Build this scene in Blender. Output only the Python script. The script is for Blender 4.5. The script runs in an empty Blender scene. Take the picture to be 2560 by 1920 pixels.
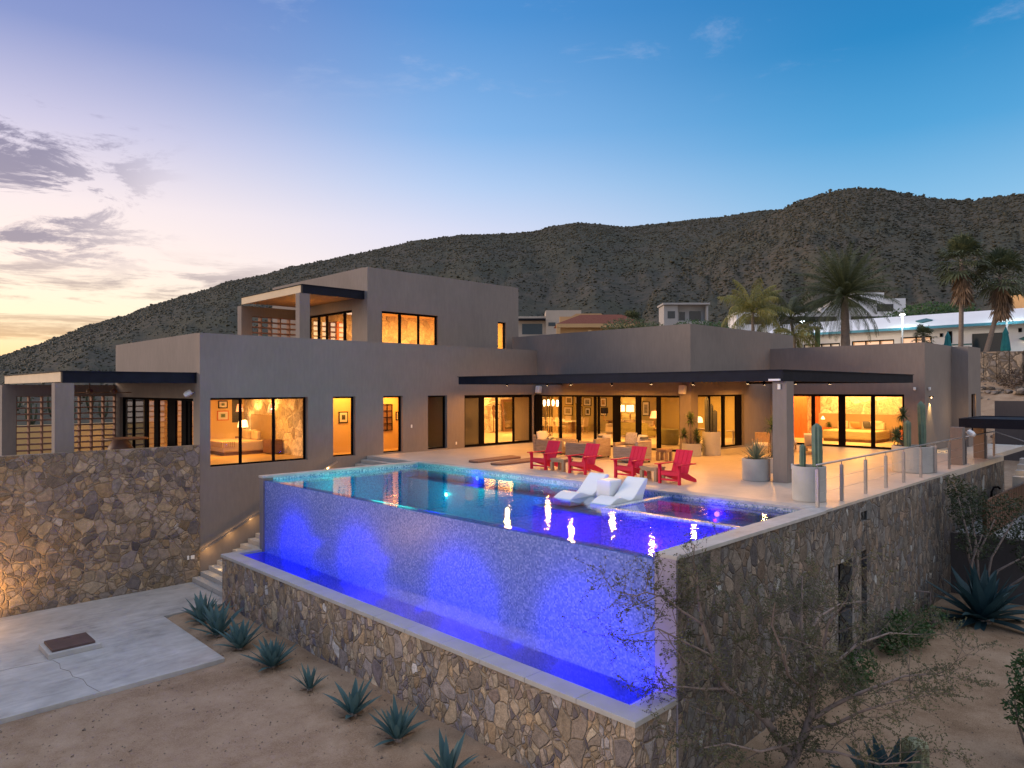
import bpy, bmesh, math, random
import numpy as np
from mathutils import Vector, Matrix, Euler, noise as mnoise
random.seed(7)
PI=math.pi
R=math.radians
sc=bpy.context.scene
COL=sc.collection
GAIN={'room_light':4.4,'wall_washer':3.5,'spot_lamp':3.7,'pool_lamp_or_fill':6.,'sconce_lamp':8,'handrail_lamp':1.0,'step_lamp':.7,'pendant_light':2,'table_lamp_light':2,'chandelier_light':2}
# ------------------------------------------------------------------ helpers
def lin(c):
    return tuple(((v/255.)/12.92 if v/255.<=.04045 else ((v/255.+.055)/1.055)**2.4) for v in c)
class MB:
    """collects faces, then links them as ONE mesh object"""
    def __init__(s): s.v=[]; s.f=[]
    def add(s,vs,fs):
        b=len(s.v); s.v.extend([tuple(p) for p in vs]); s.f.extend([tuple(b+i for i in f) for f in fs])
    def box(s,x0,x1,y0,y1,z0,z1,m=None):
        vs=[(x0,y0,z0),(x1,y0,z0),(x1,y1,z0),(x0,y1,z0),(x0,y0,z1),(x1,y0,z1),(x1,y1,z1),(x0,y1,z1)]
        if m is not None: vs=[m@Vector(p) for p in vs]
        s.add(vs,[(0,3,2,1),(4,5,6,7),(0,1,5,4),(1,2,6,5),(2,3,7,6),(3,0,4,7)])
        return s
    def quad(s,a,b,c,d): s.add([a,b,c,d],[(0,1,2,3)]); return s
    def bar(s,p,q,w,h,up=(0,0,1)):
        p=Vector(p);q=Vector(q);d=(q-p);L=d.length;d.normalize()
        u=Vector(up); sd=d.cross(u)
        if sd.length<1e-4: sd=d.cross(Vector((1,0,0)))
        sd.normalize(); u=sd.cross(d)
        m=Matrix((( sd.x,d.x,u.x,p.x),(sd.y,d.y,u.y,p.y),(sd.z,d.z,u.z,p.z),(0,0,0,1)))
        return s.box(-w/2,w/2,0,L,-h/2,h/2,m)
    def tube(s,pts,rad,n=8,cap=True):
        pts=[Vector(p) for p in pts]
        if not hasattr(rad,'__len__'): rad=[rad]*len(pts)
        b=len(s.v); ref=None
        for i,p in enumerate(pts):
            d=(pts[min(i+1,len(pts)-1)]-pts[max(i-1,0)])
            if d.length<1e-9: d=Vector((0,0,1))
            d.normalize()
            if ref is None:
                ref=d.orthogonal().normalized()
            ref=(ref-d*ref.dot(d))
            if ref.length<1e-6: ref=d.orthogonal()
            ref.normalize(); o=d.cross(ref)
            for k in range(n):
                a=2*PI*k/n
                s.v.append(tuple(p+(ref*math.cos(a)+o*math.sin(a))*rad[i]))
        for i in range(len(pts)-1):
            for k in range(n):
                a=b+i*n+k; c=b+i*n+(k+1)%n
                s.f.append((a,c,c+n,a+n))
        if cap:
            s.f.append(tuple(b+k for k in range(n))[::-1]); e=b+(len(pts)-1)*n
            s.f.append(tuple(e+k for k in range(n)))
        return s
    def lathe(s,prof,c=(0,0,0),n=24,ribs=0,amp=0):
        b=len(s.v)
        for (r,z) in prof:
            for k in range(n):
                a=2*PI*k/n
                rr=r*(1+amp*math.cos(ribs*a)) if ribs else r
                s.v.append((c[0]+rr*math.cos(a),c[1]+rr*math.sin(a),c[2]+z))
        for i in range(len(prof)-1):
            for k in range(n):
                a=b+i*n+k; q=b+i*n+(k+1)%n
                s.f.append((a,q,q+n,a+n))
        s.f.append(tuple(b+k for k in range(n))[::-1]); e=b+(len(prof)-1)*n
        s.f.append(tuple(e+k for k in range(n)))
        return s
    def extrude(s,poly,axis,a0,a1):
        """poly of 2-D points; axis 'x': points are (y,z); 'y': (x,z); 'z': (x,y)"""
        def P(p,a): return {'x':(a,p[0],p[1]),'y':(p[0],a,p[1]),'z':(p[0],p[1],a)}[axis]
        n=len(poly); b=len(s.v)
        s.v.extend(P(p,a0) for p in poly); s.v.extend(P(p,a1) for p in poly)
        for i in range(n): j=(i+1)%n; s.f.append((b+i,b+j,b+n+j,b+n+i))
        s.f.append(tuple(b+i for i in range(n))[::-1]); s.f.append(tuple(b+n+i for i in range(n)))
        return s
    def build(s,name,mat,parent=None,o=(0,0,0),smooth=False,bevel=0,fixn=True):
        me=bpy.data.meshes.new(name)
        me.from_pydata([(p[0]-o[0],p[1]-o[1],p[2]-o[2]) for p in s.v],[],s.f)
        if fixn:
            bm=bmesh.new(); bm.from_mesh(me); bmesh.ops.recalc_face_normals(bm,faces=bm.faces); bm.to_mesh(me); bm.free()
        me.materials.append(mat)
        if smooth:
            me.polygons.foreach_set('use_smooth',[True]*len(me.polygons))
        ob=bpy.data.objects.new(name,me); COL.objects.link(ob)
        if parent: ob.parent=parent
        else: ob.location=o
        if bevel:
            bv=ob.modifiers.new('bevel','BEVEL'); bv.width=bevel; bv.segments=2; bv.limit_method='ANGLE'; bv.angle_limit=R(40)
        return ob
def tag(o,label=None,cat=None,group=None,kind=None):
    if label: o['label']=label
    if cat: o['category']=cat
    if group: o['group']=group
    if kind: o['kind']=kind
    return o
def thing(name,label,cat,loc=(0,0,0),rz=0,group=None):
    o=bpy.data.objects.new(name,None); COL.objects.link(o); o.empty_display_size=.2
    o.location=loc; o.rotation_euler=(0,0,rz)
    return tag(o,label,cat,group)
def copy_tree(o,parent=None):
    c=o.copy(); COL.objects.link(c); c.parent=parent
    for ch in [x for x in COL.objects if x.parent==o]: copy_tree(ch,c)
    return c
def place_copy(o,loc,rz,label,scale=None):
    c=copy_tree(o); c.location=loc; c.rotation_euler=(0,0,rz); c['label']=label
    if scale: c.scale=(scale,)*3
    return c
def lamp(name,kind,loc,energy,color,size=.1,rot=None,spot=None,blend=.6,sizey=None,target=None):
    l=bpy.data.lights.new(name,kind); l.energy=energy*GAIN.get(name,1); l.color=color
    if kind=='AREA':
        l.size=size
        if sizey: l.shape='RECTANGLE'; l.size_y=sizey
    else: l.shadow_soft_size=size
    if kind=='SPOT': l.spot_size=R(spot or 60); l.spot_blend=blend
    o=bpy.data.objects.new(name,l); COL.objects.link(o); o.location=loc
    if target is not None:
        o.rotation_euler=(Vector(target)-Vector(loc)).to_track_quat('-Z','Y').to_euler()
    elif rot: o.rotation_euler=rot
    return o
# ------------------------------------------------------------------ materials
class NT:
    def __init__(s,m):
        m.use_nodes=True; s.t=m.node_tree; s.t.nodes.clear(); s.n=s.t.nodes; s.l=s.t.links
    def N(s,typ,ins=None,**kw):
        n=s.n.new(typ)
        for k,v in kw.items(): setattr(n,k,v)
        for k,v in (ins or {}).items(): s.S(n,k,v)
        return n
    def S(s,n,k,v):
        i=n.inputs[k]
        if isinstance(v,bpy.types.NodeSocket): s.l.new(v,i)
        elif isinstance(v,bpy.types.Node): s.l.new(v.outputs[0],i)
        else:
            if i.type=='RGBA' and len(v)==3: v=(*v,1)
            i.default_value=v
    def math(s,op,a,b=None,c=None,clamp=False):
        n=s.N('ShaderNodeMath',operation=op); n.use_clamp=clamp
        for i,x in enumerate((a,b,c)):
            if x is not None: s.S(n,i,x)
        return n.outputs[0]
    def mix(s,f,a,b,blend='MIX'):
        n=s.N('ShaderNodeMix',data_type='RGBA',blend_type=blend)
        s.S(n,0,f); s.S(n,6,a); s.S(n,7,b)
        return n.outputs[2]
    def ramp(s,f,stops,interp='LINEAR'):
        n=s.N('ShaderNodeValToRGB'); n.color_ramp.interpolation=interp
        e=n.color_ramp.elements
        while len(e)<len(stops): e.new(.5)
        for x,(p,c) in zip(e,stops):
            x.position=p; x.color=(*c,1) if len(c)==3 else c
        s.S(n,0,f); return n.outputs[0]
    def maprange(s,v,a,b,c=0,d=1,smooth=False):
        n=s.N('ShaderNodeMapRange',interpolation_type='SMOOTHSTEP' if smooth else 'LINEAR')
        s.S(n,0,v)
        for i,x in enumerate((a,b,c,d)): n.inputs[i+1].default_value=x
        return n.outputs[0]
    def noise(s,vec,scale,detail=4,rough=.55,dist=0):
        n=s.N('ShaderNodeTexNoise',{'Scale':scale,'Detail':detail,'Roughness':rough,'Distortion':dist})
        s.S(n,'Vector',vec); return n.outputs[0]
    def coord(s,which='Object'): return s.N('ShaderNodeTexCoord').outputs[which]
    def scaled(s,vec,sc):
        n=s.N('ShaderNodeMapping'); s.S(n,'Vector',vec); n.inputs['Scale'].default_value=sc; return n.outputs[0]
    def bump(s,h,st=.3,dist=.02):
        n=s.N('ShaderNodeBump',{'Strength':st,'Distance':dist}); s.S(n,'Height',h); return n.outputs[0]
    def out(s,sh): 
        o=s.N('ShaderNodeOutputMaterial'); s.l.new(sh if isinstance(sh,bpy.types.NodeSocket) else sh.outputs[0],o.inputs[0])
    def bsdf(s,**k):
        n=s.N('ShaderNodeBsdfPrincipled')
        names={'color':'Base Color','rough':'Roughness','metal':'Metallic','normal':'Normal','emit':'Emission Color','estr':'Emission Strength','spec':'Specular IOR Level','sheen':'Sheen Weight','trans':'Transmission Weight','coat':'Coat Weight','sss':'Subsurface Weight'}
        for a,b in k.items(): s.S(n,names[a],b)
        return n
MATS={}
def mat(name,color,rough=.7,var=.18,scale=5.,bump=.15,bdist=.01,metal=0,fine=60.,coat=0,spec=.5,stretch=None,sheen=0):
    """a plain painted, woven or cast surface: broad tone drift, fine grain, slight relief"""
    if name in MATS: return MATS[name]
    m=bpy.data.materials.new(name); t=NT(m); co=t.coord()
    if stretch: co=t.scaled(co,stretch)
    a=t.noise(co,scale,5); b=t.noise(co,fine,3,.6)
    k=t.math('ADD',t.math('MULTIPLY',a,.7),t.math('MULTIPLY',b,.3))
    c=t.mix(t.maprange(k,.3,.7),tuple(v*(1-var) for v in color),tuple(min(1,v*(1+var)) for v in color))
    p=t.bsdf(color=c,rough=t.maprange(b,.2,.8,max(.02,rough-.1),min(1,rough+.1)),metal=metal,coat=coat,spec=spec,sheen=sheen)
    if bump: t.S(p,'Normal',t.bump(k,bump,bdist))
    t.out(p); MATS[name]=m; return m
def emis(name,color,strength):
    if name in MATS: return MATS[name]
    m=bpy.data.materials.new(name); t=NT(m)
    t.out(t.bsdf(color=(.8,.8,.8),emit=color,estr=strength)); MATS[name]=m; return m
def stone(name,scale,stops,mortar,seed=0,mw=.035):
    m=bpy.data.materials.new(name); t=NT(m); co=t.coord()
    mp=t.N('ShaderNodeMapping'); t.S(mp,'Vector',co); mp.inputs['Location'].default_value=(seed*3.1,seed*1.7,seed*.9)
    co=mp.outputs[0]
    ds=t.N('ShaderNodeTexNoise',{'Scale':1.9,'Detail':2}); t.S(ds,'Vector',co)
    off=t.N('ShaderNodeVectorMath',{1:(.5,.5,.5)},operation='SUBTRACT'); t.S(off,0,ds.outputs['Color'])
    of2=t.N('ShaderNodeVectorMath',operation='SCALE'); t.S(of2,0,off); of2.inputs['Scale'].default_value=.28 if scale<5 else .2
    vv=t.N('ShaderNodeVectorMath',operation='ADD'); t.S(vv,0,t.scaled(co,(1,1,.72)) if scale>5 else co); t.S(vv,1,of2)
    va=t.N('ShaderNodeTexVoronoi',{'Scale':scale,'Randomness':1.}); t.S(va,'Vector',vv)
    vb=t.N('ShaderNodeTexVoronoi',{'Scale':scale,'Randomness':1.},feature='DISTANCE_TO_EDGE'); t.S(vb,'Vector',vv)
    # a second, larger set of stones lies over part of the first, so sizes are mixed
    va2=t.N('ShaderNodeTexVoronoi',{'Scale':scale*.55,'Randomness':1.}); t.S(va2,'Vector',vv)
    vb2=t.N('ShaderNodeTexVoronoi',{'Scale':scale*.55,'Randomness':1.},feature='DISTANCE_TO_EDGE'); t.S(vb2,'Vector',vv)
    s2=t.N('ShaderNodeSeparateColor'); t.S(s2,0,va2.outputs['Color'])
    big=t.math('GREATER_THAN',s2.outputs[2],.62)
    colr=t.mix(big,va.outputs['Color'],va2.outputs['Color'])
    edge=t.math('ADD',t.math('MULTIPLY',t.math('SUBTRACT',1,big),t.math('MINIMUM',vb.outputs[0],t.math('MULTIPLY',vb2.outputs[0],1.)) ),t.math('MULTIPLY',big,vb2.outputs[0]))
    sp=t.N('ShaderNodeSeparateColor'); t.S(sp,0,colr)
    base=t.ramp(sp.outputs[0],stops,'CONSTANT')
    fn=t.noise(co,14,6,.65); fn2=t.noise(co,45,4,.6); st=t.noise(co,4,3,.6,1.5)
    val=t.maprange(sp.outputs[1],0,1,.62,1.3)
    c=base
    hs=t.N('ShaderNodeHueSaturation',{'Saturation':.95}); t.S(hs,'Color',c); t.S(hs,'Value',t.math('MULTIPLY',val,t.math('ADD',.25,t.math('ADD',t.math('MULTIPLY',t.maprange(fn2,.2,.8),.9),t.math('MULTIPLY',t.maprange(st,.3,.7),.6)))))
    e=t.maprange(edge,mw*.25,mw,0,1,True)
    cc=t.mix(e,mortar,hs.outputs[0])
    h=t.math('ADD',t.math('MULTIPLY',t.maprange(edge,0,mw*2.4,0,1,True),1.),t.math('ADD',t.math('MULTIPLY',fn,.8),t.math('MULTIPLY',fn2,.3)))
    h=t.math('ADD',h,t.math('MULTIPLY',sp.outputs[2],.7))
    p=t.bsdf(color=cc,rough=.85,normal=t.bump(h,.9,.032),spec=.3)
    t.out(p); MATS[name]=m; return m
tan=(.40,.29,.18)
STONE=stone('stone_rubble',6.2,[(0,(0.392,0.297,0.201)),(.13,(0.329,0.260,0.201)),(.26,(0.424,0.318,0.201)),(.38,(0.297,0.249,0.228)),(.48,(0.371,0.286,0.217)),(.58,(0.244,0.201,0.207)),(.66,(0.403,0.276,0.159)),(.74,(0.318,0.286,0.276)),(.82,(0.350,0.260,0.212)),(.89,(0.159,0.138,0.154)),(.93,(0.445,0.360,0.254)),(.98,(0.572,0.530,0.488))],(.30,.235,.17),0,.03)
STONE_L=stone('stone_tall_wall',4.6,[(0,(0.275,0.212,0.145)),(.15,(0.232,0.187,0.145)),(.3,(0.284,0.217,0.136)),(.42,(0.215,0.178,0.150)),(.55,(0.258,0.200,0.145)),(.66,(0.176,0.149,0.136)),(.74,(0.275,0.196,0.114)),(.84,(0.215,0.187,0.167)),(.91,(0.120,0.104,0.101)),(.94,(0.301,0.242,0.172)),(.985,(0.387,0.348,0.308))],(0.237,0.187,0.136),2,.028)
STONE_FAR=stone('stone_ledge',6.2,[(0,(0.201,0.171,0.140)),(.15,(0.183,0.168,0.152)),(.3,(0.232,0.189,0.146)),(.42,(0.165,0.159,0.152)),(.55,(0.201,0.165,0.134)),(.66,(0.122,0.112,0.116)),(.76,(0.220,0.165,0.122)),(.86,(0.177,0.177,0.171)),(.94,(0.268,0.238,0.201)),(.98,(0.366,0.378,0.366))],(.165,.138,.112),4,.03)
STONE_IN=stone('pale_interior_stone',1.6,[(0,(.74,.64,.48)),(.3,(.68,.57,.42)),(.55,(.78,.68,.52)),(.8,(.6,.48,.33)),(.93,(.5,.38,.25))],(.72,.63,.48),8,.02)
STONE_DRY=stone('dry_stone',2.6,[(0,(.24,.19,.14)),(.3,(.20,.165,.14)),(.55,(.29,.23,.17)),(.8,(.16,.14,.125))],(.10,.08,.06),11,.07)
def mk_stucco(name,c,v=.14):
    m=bpy.data.materials.new(name); t=NT(m); co=t.coord()
    a=t.noise(co,.5,5,.6); b=t.noise(t.scaled(co,(6,6,1.2)),1.6,4,.6); f=t.noise(co,90,3,.7)
    k=t.math('ADD',t.math('MULTIPLY',a,.55),t.math('MULTIPLY',b,.45))
    col=t.mix(t.maprange(k,.3,.7),tuple(x*(1-v) for x in c),tuple(x*(1+v) for x in c))
    t.out(t.bsdf(color=col,rough=.9,spec=.25,normal=t.bump(t.math('ADD',f,t.math('MULTIPLY',b,.6)),.35,.006)))
    MATS[name]=m; return m
STUCCO=mk_stucco('warm_grey_stucco',(.215,.185,.168))
STUCCO_IN=mk_stucco('cream_interior_plaster',(.62,.44,.20),.04)
OLIVE_IN=mk_stucco('olive_interior_plaster',(.38,.31,.13),.04)
WHITE_ST=mk_stucco('white_render',(.72,.73,.74),.05)
OCHRE_ST=mk_stucco('ochre_render',(.52,.33,.16),.08)
BEIGE_ST=mk_stucco('beige_render',(.45,.38,.31),.08)
GREY_ST=mk_stucco('bare_block_render',(.34,.33,.32),.1)
DARKWALL=mk_stucco('dark_render',(.10,.085,.08),.12)
STEEL=mat('black_steel',(.010,.012,.020),.65,.3,3,.05,metal=0,spec=.12)
ALU=mat('dark_aluminium',(.007,.006,.007),.9,.2,4,.03,spec=.02)
CONC=mat('cast_concrete',(.40,.39,.37),.75,.14,2.2,.25,.006)
PATIO=None
def mk_concrete(name,c):
    m=bpy.data.materials.new(name); t=NT(m); co=t.coord()
    a=t.noise(co,.55,6,.62,.8); b=t.noise(t.scaled(co,(1,3.5,1)),.9,5,.6,1.2); f=t.noise(co,55,3,.7); s=t.noise(co,2.6,5,.7,.5)
    k=t.math('ADD',t.math('MULTIPLY',a,.45),t.math('ADD',t.math('MULTIPLY',b,.35),t.math('MULTIPLY',s,.2)))
    col=t.ramp(k,[(.34,tuple(x*.5 for x in c)),(.45,tuple(x*.82 for x in c)),(.54,c),(.66,tuple(min(1,x*1.25) for x in c))])
    t.out(t.bsdf(color=col,rough=t.maprange(k,.35,.65,.45,.7),normal=t.bump(t.math('ADD',f,s),.2,.004),spec=.4))
    MATS[name]=m; return m
PATIO=mk_concrete('trowelled_patio_concrete',(.43,.42,.40))
def mk_terrace():
    m=bpy.data.materials.new('terrace_stone'); t=NT(m); co=t.coord()
    a=t.noise(co,.7,5,.6); f=t.noise(co,40,4,.7); s=t.noise(co,5,4,.6)
    col=t.ramp(t.math('ADD',t.math('MULTIPLY',a,.6),t.math('MULTIPLY',s,.4)),[(.3,(.42,.37,.31)),(.5,(.50,.44,.37)),(.7,(.56,.50,.43))])
    br=t.N('ShaderNodeTexBrick',{'Scale':1.,'Mortar Size':.004,'Brick Width':1.2,'Row Height':1.2,'Color1':(1,1,1,1),'Color2':(.95,.95,.95,1),'Mortar':(.72,.7,.68,1)}); br.offset=0; t.S(br,'Vector',co)
    col=t.mix(1.,col,br.outputs[0],'MULTIPLY')
    t.out(t.bsdf(color=col,rough=.42,normal=t.bump(t.math('ADD',f,s),.12,.004),spec=.4)); return m
TERR=mk_terrace()
def mk_sand():
    m=bpy.data.materials.new('decomposed_granite'); t=NT(m); co=t.coord()
    a=t.noise(co,.35,6,.62,.6); b=t.noise(co,2.4,6,.7); f=t.noise(co,38,5,.75); g=t.noise(co,140,2,.7)
    k=t.math('ADD',t.math('MULTIPLY',a,.4),t.math('ADD',t.math('MULTIPLY',b,.25),t.math('MULTIPLY',f,.35)))
    col=t.ramp(k,[(.33,(.155,.097,.055)),(.44,(.285,.192,.12)),(.54,(.395,.285,.19)),(.68,(.50,.385,.28))])
    col=t.mix(t.math('MULTIPLY',t.math('GREATER_THAN',g,.69),.6),col,(.10,.07,.05))
    h=t.math('ADD',t.math('MULTIPLY',b,1.),t.math('ADD',t.math('MULTIPLY',f,.6),t.math('MULTIPLY',g,.35)))
    t.out(t.bsdf(color=col,rough=.95,spec=.15,normal=t.bump(h,.75,.035))); return m
SAND=mk_sand()
def mk_hill(name,cols):
    m=bpy.data.materials.new(name); t=NT(m); co=t.coord()
    a=t.noise(co,.009,5,.6,.4); b=t.noise(co,.11,6,.75); v=t.N('ShaderNodeTexVoronoi',{'Scale':.34}); t.S(v,'Vector',co)
    r=t.noise(co,.03,6,.7)
    c=t.mix(t.maprange(a,.4,.62,0,1,True),cols[0],cols[1])
    c=t.mix(t.maprange(b,.42,.56,0,1,True),cols[2],c)
    c=t.mix(t.math('MULTIPLY',t.maprange(r,.62,.7,0,1,True),.5),c,cols[3])
    c=t.mix(t.maprange(v.outputs[0],0,.5,.75,0),c,cols[4])
    t.out(t.bsdf(color=c,rough=.97,spec=.1,normal=t.bump(t.math('ADD',b,t.math('MULTIPLY',v.outputs[0],.5)),.6,1.2))); return m
HILL=mk_hill('scrub_hillside',[(.086,.074,.056),(.071,.070,.048),(.058,.057,.042),(.12,.106,.083),(.055,.055,.040)])
HILL2=mk_hill('scrub_spur',[(.102,.083,.060),(.082,.077,.051),(.063,.060,.043),(.14,.12,.092),(.060,.058,.041)])
def mk_mosaic(name,size,stops,rough=.25):
    m=bpy.data.materials.new(name); t=NT(m); co=t.coord()
    sn=t.N('ShaderNodeVectorMath',operation='SCALE'); t.S(sn,0,co); sn.inputs['Scale'].default_value=1/size
    fl=t.N('ShaderNodeVectorMath',operation='FLOOR'); t.S(fl,0,sn)
    wn=t.N('ShaderNodeTexWhiteNoise'); t.S(wn,'Vector',fl)
    fr=t.N('ShaderNodeVectorMath',operation='FRACTION'); t.S(fr,0,sn)
    col=t.ramp(wn.outputs[0],stops,'CONSTANT')
    t.out(t.bsdf(color=col,rough=rough,spec=.5,normal=t.bump(wn.outputs[0],.25,.003))); return m
MOSAIC=mk_mosaic('pearl_mosaic',.034,[(0,(0.111,0.165,0.474)),(.16,(0.138,0.196,0.530)),(.34,(0.174,0.234,0.586)),(.52,(0.120,0.180,0.505)),(.68,(0.219,0.284,0.643)),(.84,(0.150,0.215,0.555)),(.94,(0.087,0.133,0.417))])
BAND=mk_mosaic('waterline_mosaic',.034,[(0,(.22,.32,.36)),(.3,(.34,.42,.45)),(.6,(.46,.52,.54)),(.85,(.14,.22,.28))])
BASIN=mk_mosaic('basin_mosaic',.034,[(0,(.04,.20,.38)),(.3,(.055,.25,.44)),(.6,(.07,.30,.48)),(.85,(.03,.16,.32))],.3)
def mk_water(name,tint,sx,sy,bs,dist,rough=.02):
    m=bpy.data.materials.new(name); t=NT(m); co=t.coord()
    n=t.noise(t.scaled(co,(sx,sy,1)),1.,3,.5,.3); n2=t.noise(t.scaled(co,(sx*.22,sy*.22,1)),1.,2,.5)
    nb=t.bump(t.math('ADD',n,t.math('MULTIPLY',n2,1.6)),bs,dist)
    fr=t.N('ShaderNodeFresnel',{'IOR':1.33}); t.S(fr,'Normal',nb)
    g=t.N('ShaderNodeBsdfGlossy',{'Color':(1,1,1,1),'Roughness':rough}); t.S(g,'Normal',nb)
    tr=t.N('ShaderNodeBsdfTransparent',{'Color':(*tint,1)})
    mx=t.N('ShaderNodeMixShader'); t.S(mx,0,fr); t.l.new(tr.outputs[0],mx.inputs[1]); t.l.new(g.outputs[0],mx.inputs[2])
    t.out(mx); return m
WATER=mk_water('pool_water_surface',(.55,.86,.97),4.2,4.2,.38,.012,.025)
TROUGHW=mk_water('trough_water_surface',(.8,.9,1.),4,4,.15,.01)
def mk_glass():
    m=bpy.data.materials.new('window_glass'); t=NT(m)
    fr=t.N('ShaderNodeFresnel',{'IOR':1.5}); g=t.N('ShaderNodeBsdfGlossy',{'Color':(.9,.95,1,1),'Roughness':.01})
    tr=t.N('ShaderNodeBsdfTransparent',{'Color':(.93,.95,.94,1)})
    mx=t.N('ShaderNodeMixShader'); t.S(mx,0,t.math('MULTIPLY',fr.outputs[0],.5)); t.l.new(tr.outputs[0],mx.inputs[1]); t.l.new(g.outputs[0],mx.inputs[2])
    t.out(mx); return m
GLASS=mk_glass()
def mk_wood(name,c1,c2,sc=(1,9,9),rough=.55):
    m=bpy.data.materials.new(name); t=NT(m); co=t.scaled(t.coord(),sc)
    a=t.noise(co,2.5,5,.6,.8); b=t.noise(co,14,3,.7)
    k=t.math('ADD',t.math('MULTIPLY',a,.7),t.math('MULTIPLY',b,.3))
    t.out(t.bsdf(color=t.ramp(k,[(.32,c1),(.66,c2)]),rough=rough,normal=t.bump(k,.25,.004))); return m
TEAK=mk_wood('weathered_teak',(.22,.13,.07),(.42,.28,.17))
REDWOOD=mk_wood('red_stained_wood',(.42,.09,.03),(.62,.19,.06),(9,9,1))
DARKWOOD=mk_wood('walnut',(.12,.06,.03),(.24,.13,.07))
CEILWOOD=mk_wood('ceiling_boards',(.28,.16,.08),(.45,.28,.15),(1,14,1))
def mk_leaf(name,c1,c2,rough=.55,sss=.0):
    m=bpy.data.materials.new(name); t=NT(m); co=t.coord()
    oi=t.N('ShaderNodeNewGeometry').outputs['Random Per Island']
    n=t.noise(co,3,3,.6)
    f=t.math('ADD',t.math('MULTIPLY',oi,.6),t.math('MULTIPLY',n,.4))
    c=t.ramp(f,[(.15,c1),(.8,c2)])
    d=t.bsdf(color=c,rough=rough,spec=.35)
    tl=t.N('ShaderNodeBsdfTranslucent'); t.S(tl,'Color',c)
    mx=t.N('ShaderNodeMixShader',{0:.25}); t.l.new(d.outputs[0],mx.inputs[1]); t.l.new(tl.outputs[0],mx.inputs[2])
    t.out(mx); return m
AGAVE=mk_leaf('agave_leaf',(.055,.12,.125),(.11,.20,.20))
AGAVE_D=mk_leaf('dark_agave_leaf',(.02,.055,.065),(.045,.095,.105))
PALM=mk_leaf('palm_leaf',(.045,.062,.026),(.095,.11,.05))
PALM_Y=mk_leaf('yellow_palm_leaf',(.12,.14,.035),(.27,.24,.07))
FANP=mk_leaf('fan_palm_leaf',(.05,.07,.035),(.11,.125,.06))
DEADLEAF=mk_leaf('dry_palm_skirt',(.17,.11,.07),(.32,.22,.14))
SHRUBLEAF=mk_leaf('desert_shrub_leaf',(.055,.062,.026),(.12,.118,.052))
GREENLEAF=mk_leaf('green_shrub_leaf',(.03,.075,.025),(.07,.13,.04))
YUCCA=mk_leaf('yucca_leaf',(.05,.085,.035),(.12,.16,.075))
PALEYUCCA=mk_leaf('pale_yucca_leaf',(.15,.20,.14),(.28,.33,.24))
SCRUBFAR=mk_leaf('scrub_leaf',(.052,.052,.034),(.088,.082,.052))
CACTUS=mat('cactus_skin',(.10,.16,.11),.6,.3,4,.3,.01)
CACTUS_P=mat('pale_cactus_skin',(.20,.22,.13),.6,.25,4,.3,.01)
TWIG=mat('dark_twig',(.135,.105,.088),.9,.3,9,.3,.005)
BARK=mat('grey_bark',(.25,.19,.16),.9,.35,9,.5,.01)
TRUNK=mat('palm_trunk',(.20,.155,.125),.9,.35,5,.6,.03,stretch=(1,1,5))
REDPAINT=mat('crimson_paint',(.62,.006,.045),.5,.1,4,.06,.003,spec=.25)
WHITEPL=mat('white_plastic',(.74,.78,.80),.35,.03,2,.02)
def mk_wicker():
    m=bpy.data.materials.new('grey_wicker'); t=NT(m); co=t.coord()
    w=t.N('ShaderNodeTexWave',{'Scale':9.,'Distortion':1.2,'Detail':2},bands_direction='Z'); t.S(w,'Vector',co)
    n=t.noise(t.scaled(co,(14,14,60)),1.,3,.7); b=t.noise(t.scaled(co,(3,3,22)),1.,2,.6)
    k=t.math('ADD',t.math('MULTIPLY',w.outputs['Fac'],.35),t.math('ADD',t.math('MULTIPLY',n,.3),t.math('MULTIPLY',b,.35)))
    t.out(t.bsdf(color=t.ramp(k,[(.3,(.19,.135,.09)),(.5,(.40,.305,.22)),(.72,(.58,.47,.36))]),rough=.75,normal=t.bump(k,.7,.012))); return m
WICKER=mk_wicker()
CUSHION=mat('ivory_cushion',(.70,.66,.58),.9,.05,6,.2,.01,sheen=.2)
def mk_stripe(name,axis,freq,c1,c2,duty=0.):
    m=bpy.data.materials.new(name); t=NT(m); co=t.coord()
    s=t.N('ShaderNodeSeparateXYZ'); t.S(s,0,co)
    w=t.math('SINE',t.math('MULTIPLY',s.outputs[axis],freq))
    n=t.noise(co,60,2,.6)
    c=t.mix(t.math('GREATER_THAN',w,duty),c1,c2)
    t.out(t.bsdf(color=t.mix(t.math('MULTIPLY',n,.25),c,(.1,.1,.1)),rough=.9,normal=t.bump(n,.2,.005))); return m
STRIPE=mk_stripe('striped_canvas',1,34,(.10,.11,.11),(.70,.63,.50))
TEAL=mat('teal_canvas',(.01,.17,.19),.8,.2,3,.3,.03)
PUTTY=mat('white_fixture',(.75,.74,.72),.5,.04,4,.03)
STAINLESS=mat('brushed_stainless',(.42,.39,.38),.32,.1,3,.03,metal=.85)
TAN=mat('tan_fascia_board',(.52,.41,.28),.7,.1,1.5,.1)
BRASS=mat('warm_metal',(.35,.22,.09),.35,.1,3,0,metal=.8)
LAMPSHADE=emis('lit_lampshade',(1,.62,.26),3.2)
LAMPSHADE_R=emis('lit_red_lampshade',(1,.22,.08),1.6)
BULB=emis('warm_bulb',(1,.75,.42),25)
COOLLAMP=emis('cool_lamp',(.85,.97,1),40)
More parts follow.
